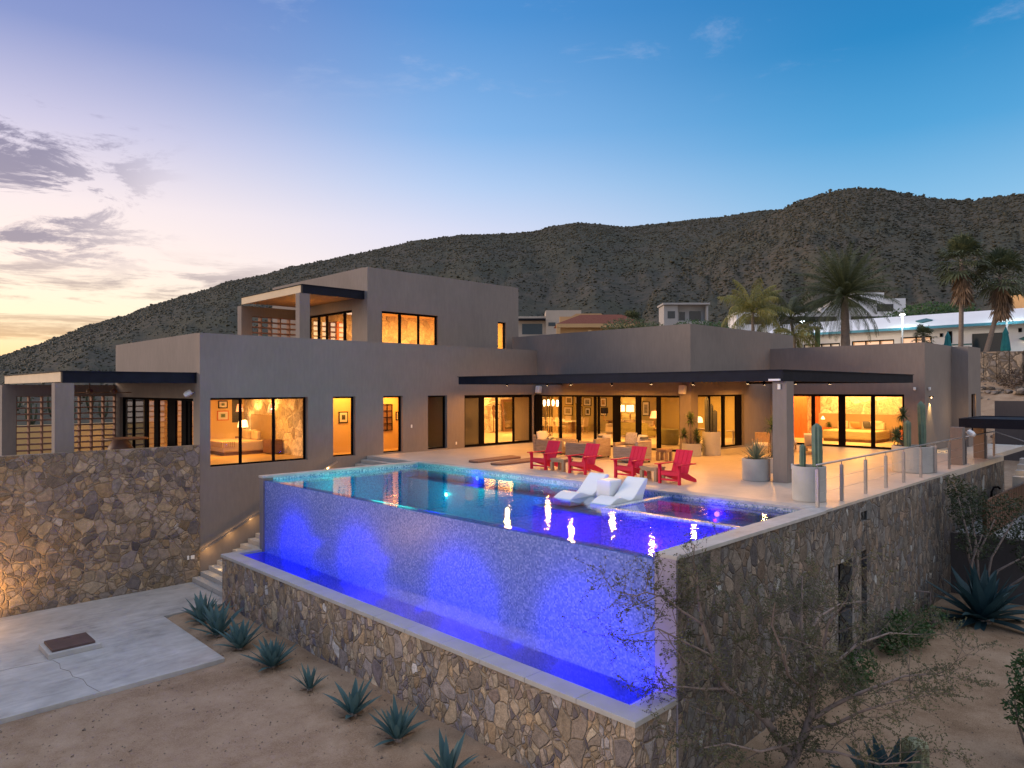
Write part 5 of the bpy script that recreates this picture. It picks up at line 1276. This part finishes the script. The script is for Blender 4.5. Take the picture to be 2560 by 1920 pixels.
b=MB(); b.box(-7,-6.4,-1.35,-.85,-3,4.4); b.box(-2,-1.5,-1.35,-.85,-3,4.0); b.box(3,3.5,-1.35,-.85,-3,4.0); b.box(-7.,7,-1.4,-.8,4.41,5.0); b.build('arcade',OCHRE_ST,oc)
b=MB(); b.extrude([(-6,5.6),(-6,7.0),(-4,7.0),(-3.2,7.5),(1,7.5),(2,6.9),(5,6.9),(5.6,6.2),(5.6,5.6)],'y',7.3,7.8); b.build('parapet',OCHRE_ST,oc)
gh=nhouse('concrete_house',(139,85.5,15.9),R(-45),[(-6,-2.2,0,7,-6,6.8),(-2.2,6,2.0,7,-6,6.9),(-2.2,6,-.4,1.99,-6,2.4),(5.5,6,-.4,1.99,2.41,6.6)],'unfinished grey concrete house with an open upper terrace',GREY_ST,
  [((-1.4,.2,1.94,1.99,2.9,5.2),DP),((1.4,4.6,1.94,1.99,2.6,5.4),DP),((-5,-3,-.06,-.01,3.2,5.2),DP),((0,2,-.46,-.41,-1,1.4),DP)],GREY_ST,[(-6.4,6.4,-.9,7.2,6.91,7.4)])
gh.scale=(.82,.82,.82)
nhouse('white_parapet',(73,63,3),R(-45),[(-9,9,0,.3,-2,5.6),(-2.5,1.5,-.02,.28,5.61,6.1)],'low white wall with stepped top in front of the beige house',WHITE_ST,[]).__setitem__('category','wall')
nhouse('white_flat',(146,64,13.6),R(-45),[(-12,22,0,6,-6,5.2),(6,16,.5,5,5.21,6.2)],'long low white building on the slope behind the date palm',WHITE_ST,[((-10,-5,-.06,-.01,2.6,4.2),DP),((-3,9,-.06,-.01,2.6,4.2),DP),((12,20,-.06,-.01,2.6,4.2),DP)])
nhouse('white_flat',(190,64,20),R(-50),[(-9,9,0,6,-8,5.4),(-4,4,.5,5,5.41,7.0)],'small white house higher up behind the date palm crown',WHITE_ST,[((-6,-2,-.06,-.01,2,4),DP),((2,6,-.06,-.01,2,4),DP)])
nhouse('ochre_block',(86,10.6,6),R(-45),[(-2.5,2.5,0,5,-3,6.2)],'ochre building edge with lit windows at the right edge',OCHRE_ST,[((-2.2,-1.2,-.06,-.01,3.8,5.4),LITW),((.2,1.6,-.06,-.01,3.8,5.4),LITW)])
# a few tall cacti on the left slope
for k,(az,r,h) in enumerate(((77.6,150,5.5),(78.6,165,6.5),(79.8,150,5),(76.4,175,7),(80.6,180,6),(75.6,160,5.5))):
    x,y=r*math.cos(R(az)),r*math.sin(R(az)); z=hzA(az,r)
    t=thing('saguaro_cactus','dark tall cactus standing on the left slope above the pergola','cactus',(x,y,z-.3),0,'tall cacti on the left slope')
    b=MB(); 
    for (dx,hh) in ((0,1),(.9,.8),(-.8,.7)): b.tube([(0,0,0),(dx*.8,dx*.5,h*.25),(dx,dx*.6,h*.5),(dx,dx*.6,h*hh)],[.25,.24,.22,.1],6)
    b.build('arms',mat('far_cactus',(.035,.045,.025),.9),t,smooth=True)

# loose grit on the sand near the trough wall: far too many to count
pb=MB(); rk=random.Random(44); TET=[(1,1,1),(-1,-1,1),(-1,1,-1),(1,-1,-1)]
for _ in range(2600):
    x=rk.uniform(1.5,8.9) if rk.random()<.7 else rk.uniform(10.8,26); y=rk.uniform(5,20) if x<9 else rk.uniform(.5,6.2)
    if x<7.3 and y>17.3: continue
    s=rk.uniform(.004,.016)*(2 if rk.random()<.05 else 1); z=land(x,y)
    pb.add([(x+v[0]*s*rk.uniform(.6,1.4),y+v[1]*s*rk.uniform(.6,1.4),z+v[2]*s*.7+s*.3) for v in TET],[(0,1,2),(0,3,1),(0,2,3),(1,3,2)])
tag(pb.build('grit',mat('grit_stone',(.17,.13,.10),.95,.5,9),fixn=False),'loose grit and pebbles scattered over the sand','pebbles',kind='stuff')
# ------------------------------------------------------------------ inside the lit rooms
WARM=(1,.41,.07); WARM2=(1,.48,.12)
LINEN=mat('linen',(.55,.45,.32),.9,.1,4,.2,.01,sheen=.2); BEDCOVER=mat('olive_coverlet',(.42,.36,.20),.9,.2,3,.4,.02,stretch=(1,1,6)); HB=mat('headboard_cloth',(.36,.26,.15),.85,.08)
def bed(loc,rz,label,L=2.1,w=1.9,hb=1.35,cover=None,pl=True,hbw=None):
    """head at +x"""
    t=thing('bed',label,'bed',loc,rz)
    b=MB(); b.box(-L/2+.08,L/2-.02,-w/2+.06,w/2-.06,.0,.14); b.build('base',DARKWOOD,t)
    b=MB(); b.box(-L/2,L/2-.03,-w/2,w/2,.14,.58); b.build('mattress',cover or LINEN,t,bevel=.07)
    hw=(hbw or w)/2+.1
    b=MB(); b.box(L/2-.02,L/2+.08,-hw,hw,0,hb); b.build('headboard',HB,t,bevel=.02)
    b=MB()
    for k in range(4): b.box(L/2-.62+.06*(k%2),L/2-.42+.06*(k%2),-w/2+.12+k*(w-.2)/4,-w/2+.02+(k+1)*(w-.2)/4,.57,.98+.03*(k%2))
    b.build('pillows',LINEN,t,bevel=.07)
    return t
bed((13.15,30.55,.012),0,'bed with tan headboard seen through the three-pane window',2.15,2.0,1.65,LINEN)
b=MB(); b.box(-.30,.30,-1.03,1.03,.35,.60); o=b.build('throw',mk_stripe('throw_stripe',0,70,(.42,.30,.20),(.62,.52,.38)),bevel=.04); o.location=(12.3,30.55,.012); tag(o,'striped throw lying over the foot of the left bed','blanket')
def nightstand(loc,rz,label,m,w=.75,d=.5,h=.6,n=3):
    t=thing('nightstand',label,'nightstand',loc,rz); b=MB(); b.box(-d/2,d/2,-w/2,w/2,.04,h); b.build('carcass',m,t,bevel=.006)
    for k in range(n):
        b=MB(); z=.06+(h-.08)/n*k; b.box(-d/2-.015,-d/2-.001,-w/2+.02,w/2-.02,z,z+(h-.08)/n-.015); b.build('drawer',m,t)
def tablelamp(loc,label,sh=LAMPSHADE,r=.2,h=.62,e=16,col=WARM2,cone=.75,m=BRASS):
    t=thing('table_lamp',label,'lamp',loc)
    b=MB(); b.lathe([(.09,0),(.09,.02),(.03,.05),(.06,h*.25),(.02,h*.5),(.015,h*.62)],n=14); b.build('base',m,t,smooth=True)
    b=MB(); n=20
    vs=[(rr*math.cos(2*PI*k/n),rr*math.sin(2*PI*k/n),z) for rr,z in ((r,h*.58),(r*cone,h)) for k in range(n)]
    b.add(vs,[(k,(k+1)%n,n+(k+1)%n,n+k) for k in range(n)]); b.build('shade',sh,t,smooth=True)
    if e: lamp('table_lamp_light','POINT',(loc[0],loc[1],loc[2]+h*.8),e,col,.08)
nightstand((14.05,29.1,.012),0,'dark nightstand between the left bed and the window',DARKWOOD,.8,.5,.62)
nightstand((14.05,32.1,.012),0,'dark nightstand at the back of the left bedroom',DARKWOOD,.6,.5,.62)
tablelamp((13.95,31.9,.63),'white-shaded lamp on the back nightstand of the left bedroom',r=.24,h=.75,e=22)
def pend(loc,label,sh=LAMPSHADE_R,e=9):
    t=thing('pendant_lamp',label,'lamp',loc); b=MB(); b.tube([(0,0,.35),(0,0,.9)],.008,5); b.build('cord',ALU,t)
    b=MB(); b.lathe([(.16,0),(.10,.34),(.03,.35)],n=18); b.build('shade',sh,t,smooth=True)
    b=MB(); b.lathe([(.03,.08),(.055,.14),(.02,.2)],(0,-.12,0),10); b.build('bulb',BULB,t)
    lamp('pendant_light','POINT',(loc[0],loc[1]-.1,loc[2]-.12),e,WARM2,.06)
pend((13.6,31.44,1.80),'reddish pendant lamp left of the left bed head'); pend((13.6,28.3,1.83),'reddish pendant lamp right of the left bed head')
PAPER=mat('picture_paper',(.62,.58,.50),.8,.1); ART=[mat('picture_ink_%s'%n,c,.8,.8,6,0,fine=18) for n,c in (('green',(.16,.22,.13)),('grey',(.22,.21,.20)),('ochre',(.35,.22,.10)),('dark',(.06,.06,.06)))]
def picture(face,a0,a1,z0,z1,pl,label,frame=DARKWOOD,art=0,mg=.22):
    """face 'y-': hangs on a wall facing -y at y=pl; 'x-': on a wall facing -x"""
    t=thing('picture',label,'picture',((a0+a1)/2,pl,z0) if face=='y-' else (pl,(a0+a1)/2,z0))
    o=t.location
    def bx(a,c,e,f,d0,d1,nm,m):
        b=MB()
        if face=='y-': b.box(a-o.x,c-o.x,-d1,-d0,e-o.z,f-o.z)
        else: b.box(-d1,-d0,a-o.y,c-o.y,e-o.z,f-o.z)
        b.build(nm,m,t)
    bx(a0,a1,z0,z1,.003,.035,'frame',frame); w=a1-a0;h=z1-z0; f=.045
    bx(a0+f,a1-f,z0+f,z1-f,.036,.040,'mount',PAPER)
    bx(a0+f+w*mg,a1-f-w*mg,z0+f+h*mg,z1-f-h*mg,.041,.044,'print',ART[art])
picture('y-',13.13,13.56,1.93,2.29,32.69,'small square picture, the upper of two in the left bedroom',ALU,0)
picture('y-',13.08,13.61,1.37,1.82,32.69,'wider picture below the small square one in the left bedroom',REDWOOD,0)
b=MB(); b.box(13.78,14.2,32.66,32.688,1.26,2.6); tag(b.build('blind',mat('dark_blind',(.05,.045,.04),.7),o=(14,32.67,1.3)),'dark window blind right of the pictures in the left bedroom','blind')
picture('y-',16.32,16.78,1.31,1.81,27.5,'black framed print behind the first narrow window',ALU,3,.2)
t=thing('wall_grid','red-brown lattice panel behind the second narrow window','decoration',(18.72,27.5,.88)); b=MB()
for k in range(4): b.box(-.42+.28*k-.015,-.42+.28*k+.015,-.05,-.01,0,1.22)
for k in range(5): b.box(-.435,.435,-.052,-.012,.3*k-.01,.3*k+.02)
b.build('bars',ALU,t); b=MB(); b.box(-.43,.43,-.01,-.003,0,1.22); b.build('panel',DARKWOOD,t)
picture('y-',19.35,19.50,1.33,1.74,27.5,'tiny dark frame right of the lattice panel',ALU,1,.15)
t=thing('bench','low dark bench barely visible behind the dark door','bench',(20.4,28.5,.012)); b=MB(); b.box(-.55,.55,-.2,.2,.40,.47); b.box(-.5,-.42,-.18,.18,0,.4); b.box(.42,.5,-.18,.18,0,.4); b.build('seat',DARKWOOD,t)
lamp('room_light','AREA',(12.0,29.4,2.66),50,WARM,1.6,rot=(0,0,0)); lamp('room_light','AREA',(16.4,26.7,2.66),22,WARM,1.2,rot=(0,0,0)); lamp('room_light','AREA',(18.9,26.7,2.66),20,WARM,.8,rot=(0,0,0)); lamp('room_light','POINT',(20.2,30,2.2),.6,WARM,.1)
for (x,y) in ((14.15,31.2),(14.15,29.6)): lamp('wall_washer','SPOT',(x-.25,y,1.75),26,WARM2,.05,spot=110,target=(x+.2,y,2.6))
# dining and living -------------------------------------------------------
t=thing('leaning_mirror','tall dark framed mirror leaning on the stone wall behind the corner sliding door','mirror',(32.4,33.2,.01))
m=Matrix.Rotation(R(-5),4,'X')
b=MB(); b.box(-.55,-.40,-.04,.04,0,2.1,m); b.box(.40,.55,-.04,.04,0,2.1,m); b.box(-.40,.40,-.04,.04,0,.15,m); b.box(-.40,.40,-.04,.04,1.95,2.1,m); b.build('frame',DARKWOOD,t)
b=MB(); b.box(-.40,.40,-.01,.01,.15,1.95,m); b.build('mirror_plate',mat('mirror',(.75,.68,.55),.08,.05,2,0,metal=1),t)
t=thing('sculpture','slim dark standing sculpture with a wide head behind the corner sliding door','sculpture',(30.8,33.0,.01))
b=MB(); b.lathe([(.26,0),(.26,.03),(.05,.05),(.03,.9),(.10,1.2),(.08,1.4),(.12,1.55),(.08,1.72),(.03,1.75)],n=12); b.build('figure',DARKWOOD,t,smooth=True)
b=MB(); b.lathe([(.40,1.76),(.36,1.80),(.12,1.92),(.02,1.93)],n=16); b.build('brim',DARKWOOD,t,smooth=True)
picture('y-',31.35,31.75,.85,1.3,33.5,'small dark niche picture low on the stone wall',DARKWOOD,2,.2)
dt=thing('dining_table','pale dining table under the chandelier seen through the living room glass','table',(33.9,29.9,.01))
b=MB(); b.box(-.6,.6,-1.3,1.3,.71,.76); b.build('tabletop',PAPER,dt,bevel=.01)
for sy in (-1,1): 
    b=MB(); b.box(-.25,.25,sy*.8-.08,sy*.8+.08,0,.71); b.build('leg',DARKWOOD,dt)
b=MB(); b.lathe([(.16,.76),(.2,.8),(.1,.86)],n=14); tag(b.build('bowl',WHITEPL,o=(0,0,.76)),'white bowl on the pale dining table','bowl').location=(33.9,29.9,.77)
dc0=None
for (x,y,rz,l) in ((33.0,30.6,0,'dining chair on the near side of the table, farthest left'),(33.0,29.9,0,'dining chair on the near side of the table, the middle one'),(33.0,29.2,0,'dining chair on the near side of the table, farthest right'),(34.8,30.4,180,'dining chair behind the table, left one'),(34.8,29.4,180,'dining chair behind the table, right one'),(33.9,28.2,90,'dining chair at the right end of the table')):
    if dc0 is None:
        dc0=thing('dining_chair',l,'chair',(x,y,.01),R(rz),'pale chairs around the dining table')
        b=MB(); b.box(-.22,.24,-.23,.23,.42,.5); b.build('seat',LINEN,dc0,bevel=.03)
        b=MB(); m=Matrix.Translation((-.2,0,.45))@Matrix.Rotation(R(-8),4,'Y'); b.box(-.04,.03,-.24,.24,0,.55,m); b.build('backrest',LINEN,dc0,bevel=.03)
        for sx in (-.19,.2):
            for sy in (-.19,.19):
                b=MB(); b.box(sx-.02,sx+.02,sy-.02,sy+.02,0,.42); b.build('leg',TEAK,dc0)
    else: place_copy(dc0,(x,y,.01),R(rz),l)
t=thing('chandelier','chandelier with bright glass shades over the dining table','lamp',(32.6,29.7,1.75)); b=MB(); b.tube([(0,0,0),(0,0,1.0)],.012,6); b.tube([(0,-.55,-.05),(0,0,.0),(0,.55,-.05)],.015,6); b.build('stem',BRASS,t)
for (dy,z) in ((-.55,.0),(-.2,.02),(.2,.02),(.55,.0)):
    b=MB(); b.lathe([(.05,z-.05),(.085,z+.15),(.06,z+.34)],(0,dy,0),12); b.build('shade',emis('bright_shade',(1,.78,.45),9),t,smooth=True)
lamp('chandelier_light','POINT',(32.6,29.7,1.7),36,WARM2,.3)
ar=[(31.25,32.03,.97,1.57,1),(30.39,30.70,.92,1.62,1),(29.68,30.14,1.0,1.53,3),(29.61,30.26,1.64,2.2,1),(28.32,28.82,1.03,1.5,1),(28.35,28.85,1.6,2.2,2),(30.4,31.0,1.75,2.25,3),(25.03,25.53,1.1,1.99,1),(31.2,31.9,1.7,2.3,3)]
an=['wide framed print above the dining chairs','narrow framed print right of the dining chandelier','small thick-framed print at mid height','tall dark framed print above the small thick-framed one','framed landscape low beside the black-shaded lamp','framed ochre print above the low landscape','dark print high over the narrow framed one','lone framed print over the sofa, right of the bright lamps','dark print high on the olive wall at the left']
for (a0,a1,z0,z1,k),l in zip(ar,an): picture('x-',a0,a1,z0,z1,36.5,l+', olive wall',ALU,k,.16)
def sofa(loc,rz,label,w,m,d=.95):
    t=thing('sofa',label,'sofa',loc,rz)
    b=MB(); b.box(-d/2,d/2,-w/2,w/2,.08,.42); b.build('base',m,t,bevel=.05)
    b=MB(); b.box(d/2-.22,d/2,-w/2,w/2,.40,.85); b.build('backrest',m,t,bevel=.07)
    for s in (-1,1):
        b=MB(); b.box(-d/2,d/2-.2,s*(w/2-.1)-.1,s*(w/2-.1)+.1,.40,.62); b.build('arm',m,t,bevel=.06)
    b=MB(); n=max(1,int(w/.8))
    for k in range(n): y=-w/2+.25+(w-.5)*(k+.5)/n; b.box(d/2-.45,d/2-.2,y-.28,y+.28,.44,.88)
    b.build('cushions',LINEN,t,bevel=.09)
sofa((35.2,25.6,.01),0,'pale sofa with cushions against the olive wall',3.0,LINEN)
sofa((33.6,23.9,.01),R(180),'olive sofa with its back to the glass doors',2.0,mat('olive_cloth',(.26,.22,.07),.9,.12))
t=thing('tub_chair','round olive tub chair behind the last glass pane','armchair',(30.2,19.6,.01),R(160)); b=MB()
b.lathe([(.42,0),(.50,.05),(.52,.5),(.50,.72),(.44,.76),(.38,.70),(.36,.42),(.0,.42)],n=28); b.build('shell',mat('moss_cloth',(.24,.21,.06),.9,.12),t,smooth=True)
b=MB(); b.lathe([(.05,.0),(.05,.6)],(1.2,-.8,0),12); b.lathe([(.35,.62),(.35,.66)],(1.2,-.8,0),20); t2=b.build('round_table',PAPER,o=(0,0,0)); t2.location=(31.6,18.3,.01); tag(t2,'small round white table right of the tub chair','table')
tablelamp((35.3,27.6,.75),'black-shaded table lamp left of the sofa',ALU,.24,.85,14,cone=.95)
for k,(y,l) in enumerate(((26.9,'left one of two bright drum lamps behind the sofa'),(26.2,'right one of two bright drum lamps behind the sofa'))): tablelamp((36.1,y,.80),l,LAMPSHADE,.24,.95,16,cone=.95)
t=thing('console','console table behind the pale sofa','table',(36.15,26.6,0)); b=MB(); b.box(-.2,.2,-1.3,1.4,.72,.78); b.box(-.2,.2,-1.25,-1.2,0,.72); b.box(-.2,.2,1.2,1.25,0,.72); b.build('board',DARKWOOD,t)
tablelamp((34.0,23.0,.55),'lamp with a red shade right of the olive sofa',LAMPSHADE_R,.26,.95,10,cone=.55)
t=thing('end_table','small end table carrying the red-shaded lamp','table',(34.0,23.0,0)); b=MB(); b.box(-.25,.25,-.25,.25,.5,.55); b.box(-.03,.03,-.03,.03,0,.5); b.build('top',TEAK,t)
for (x,y,e) in ((24.5,29.5,95),(30.5,29.5,90),(30,22.5,85),(34,20,60)): lamp('room_light','AREA',(x,y,2.70),e,WARM2,2.,rot=(0,0,0))
lamp('wall_washer','AREA',(30.5,32.4,2.6),60,WARM2,.3,sizey=5,rot=(0,R(0),0))
# study behind the middle door
t=thing('desk_lamp','striped shade lamp glowing behind the door with the tall cactus','lamp',(31.2,18.6,.8)); b=MB(); b.lathe([(.1,0),(.03,.05),(.02,.3)],n=12); b.build('base',BRASS,t); b=MB(); b.lathe([(.30,.30),(.26,.52),(.2,.58)],n=20); b.build('shade',LAMPSHADE,t,smooth=True); lamp('desk_light','POINT',(31.2,18.6,1.2),9,WARM2,.1)
b=MB(); b.box(-.4,.4,-.7,.7,.74,.8); b.box(-.35,.35,-.65,-.6,0,.74); b.box(-.35,.35,.6,.65,0,.74); o=b.build('desk',DARKWOOD); o.location=(31.2,18.6,0); tag(o,'dark desk under the striped lamp','desk')
t=thing('zebra_rug','pale rug with dark stripes inside the door behind the tall planter','rug',(30.6,17.6,.008)); b=MB(); b.box(-1,1,-.6,.6,0,.012); b.build('pile',mk_stripe('zebra',0,19,(.03,.025,.02),(.5,.42,.30),.1),t)
# right bedroom
bed((38.9,13.75,.012),0,'low bed with olive coverlet in the right bedroom',2.2,2.7,1.38,BEDCOVER,hbw=4.6)
nightstand((40.1,11.7,.012),0,'red wood nightstand right of the low bed',REDWOOD,.9,.5,.60,3)
nightstand((40.1,15.75,.012),0,'red wood nightstand left of the low bed',REDWOOD,.8,.5,.60,2)
tablelamp((40.1,15.9,.62),'flat metal lamp on the left red nightstand',LAMPSHADE,.17,.75,18,cone=.5)
tablelamp((40.2,11.75,.62),'metal lamp on the right red nightstand',LAMPSHADE,.15,.70,14,cone=.5)
yucca('potted_plant',(39.95,15.55,.62),[(0,0,.1,.24,26)],'potted plant on the left red nightstand',GREENLEAF,'plant'); yucca('potted_plant',(39.95,11.95,.62),[(0,0,.06,.2,24)],'potted plant on the right red nightstand',GREENLEAF,'plant')
pillow((39.35,13.95,.82),0,R(75),mat('coral_cloth',(.62,.24,.10),.9,.1),'coral pillow on the low bed',.62,.40); pillow((39.4,13.4,.84),0,R(85),mat('slate_cloth',(.09,.09,.10),.9,.1),'dark pillow on the low bed',.40,.42); pillow((39.45,12.9,.86),0,R(95),LINEN,'pale pillow at the right of the low bed',.62,.46)
for (y0,y1,l) in ((16.45,17.35,'red wood door half open in the right bedroom'),):
    t=thing('wooden_door',l,'door',(39.2,16.9,0)); b=MB(); b.box(-.03,.03,y0-16.9,y1-16.9,.01,2.6); b.build('leaf',REDWOOD,t); b=MB(); b.box(-.07,-.031,.3,.34,.95,1.1); b.build('handle',ALU,t)
b=MB(); b.box(40.35,40.49,16.25,16.7,.012,2.7); tag(b.build('wardrobe_panel',REDWOOD,o=(40.4,16.5,0)),'red wood panel beside the headboard','panel')
for (x,y,e) in ((37.4,13.2,95),(38.5,16.8,50)): lamp('room_light','AREA',(x,y,2.66),e,WARM2,2.,rot=(0,0,0))
lamp('wall_washer','AREA',(40.0,13.8,2.6),30,WARM2,.2,sizey=4,rot=(0,0,0))
# tower room and slots
lamp('room_light','AREA',(20.6,30.6,6.9),150,WARM2,1.8,rot=(0,0,0)); lamp('room_light','AREA',(25.6,30.6,6.9),90,WARM2,1.8,rot=(0,0,0))
tablelamp((20.8,31.8,4.42),'tall lamp shining on the wall of the upper room',LAMPSHADE,.2,1.1,40)
b=MB(); b.box(19.6,19.9,33.2,33.96,4.4,6.4); tag(b.build('folding_screen',REDWOOD,o=(19.7,33.5,4.4)),'red panel at the back of the upper room','panel')
lamp('room_light','POINT',(39.7,9.0,2.2),5,WARM2,.06)
# left porch: table, stool and ceiling fans
t=thing('porch_table','round table with a brown pot stool behind the stone wall','table',(8.4,29.6,0)); b=MB(); b.lathe([(.75,.92),(.75,.96)],n=28); b.lathe([(.05,0),(.05,.92)],n=10); b.build('top',DARKWOOD,t)
t=thing('drum_stool','brown rounded stool beside the porch table','stool',(8.0,28.9,0)); b=MB(); b.lathe([(.25,0),(.42,.3),(.42,.65),(.25,.95)],n=20); b.build('drum',mat('brown_leather',(.12,.055,.035),.6),t,smooth=True)
for (x,y,l) in ((7.3,30.2,'dark ceiling fan of the left pergola, nearer the pillar'),(8.4,31.2,'dark ceiling fan of the left pergola, farther from the pillar')):
    t=thing('ceiling_fan',l,'fan',(x,y,2.7),0,'ceiling fans of the left pergola'); b=MB(); b.lathe([(.02,.36),(.02,.15),(.12,.10),(.12,-.02),(.05,-.06)],n=14); b.build('motor',DARKWOOD,t,smooth=True)
    for k in range(4):
        a=k*PI/2+.4; b=MB(); m=Matrix.Rotation(a,4,'Z')@Matrix.Rotation(R(10),4,'X'); b.box(.12,.75,-.07,.07,-.005,.005,m); b.build('blade',DARKWOOD,t)
lamp('porch_lamp','POINT',(8.0,33.8,.5),5,WARM2,.1)

lamp('porch_lamp','POINT',(16.6,31.5,6.2),26,WARM2,.08)
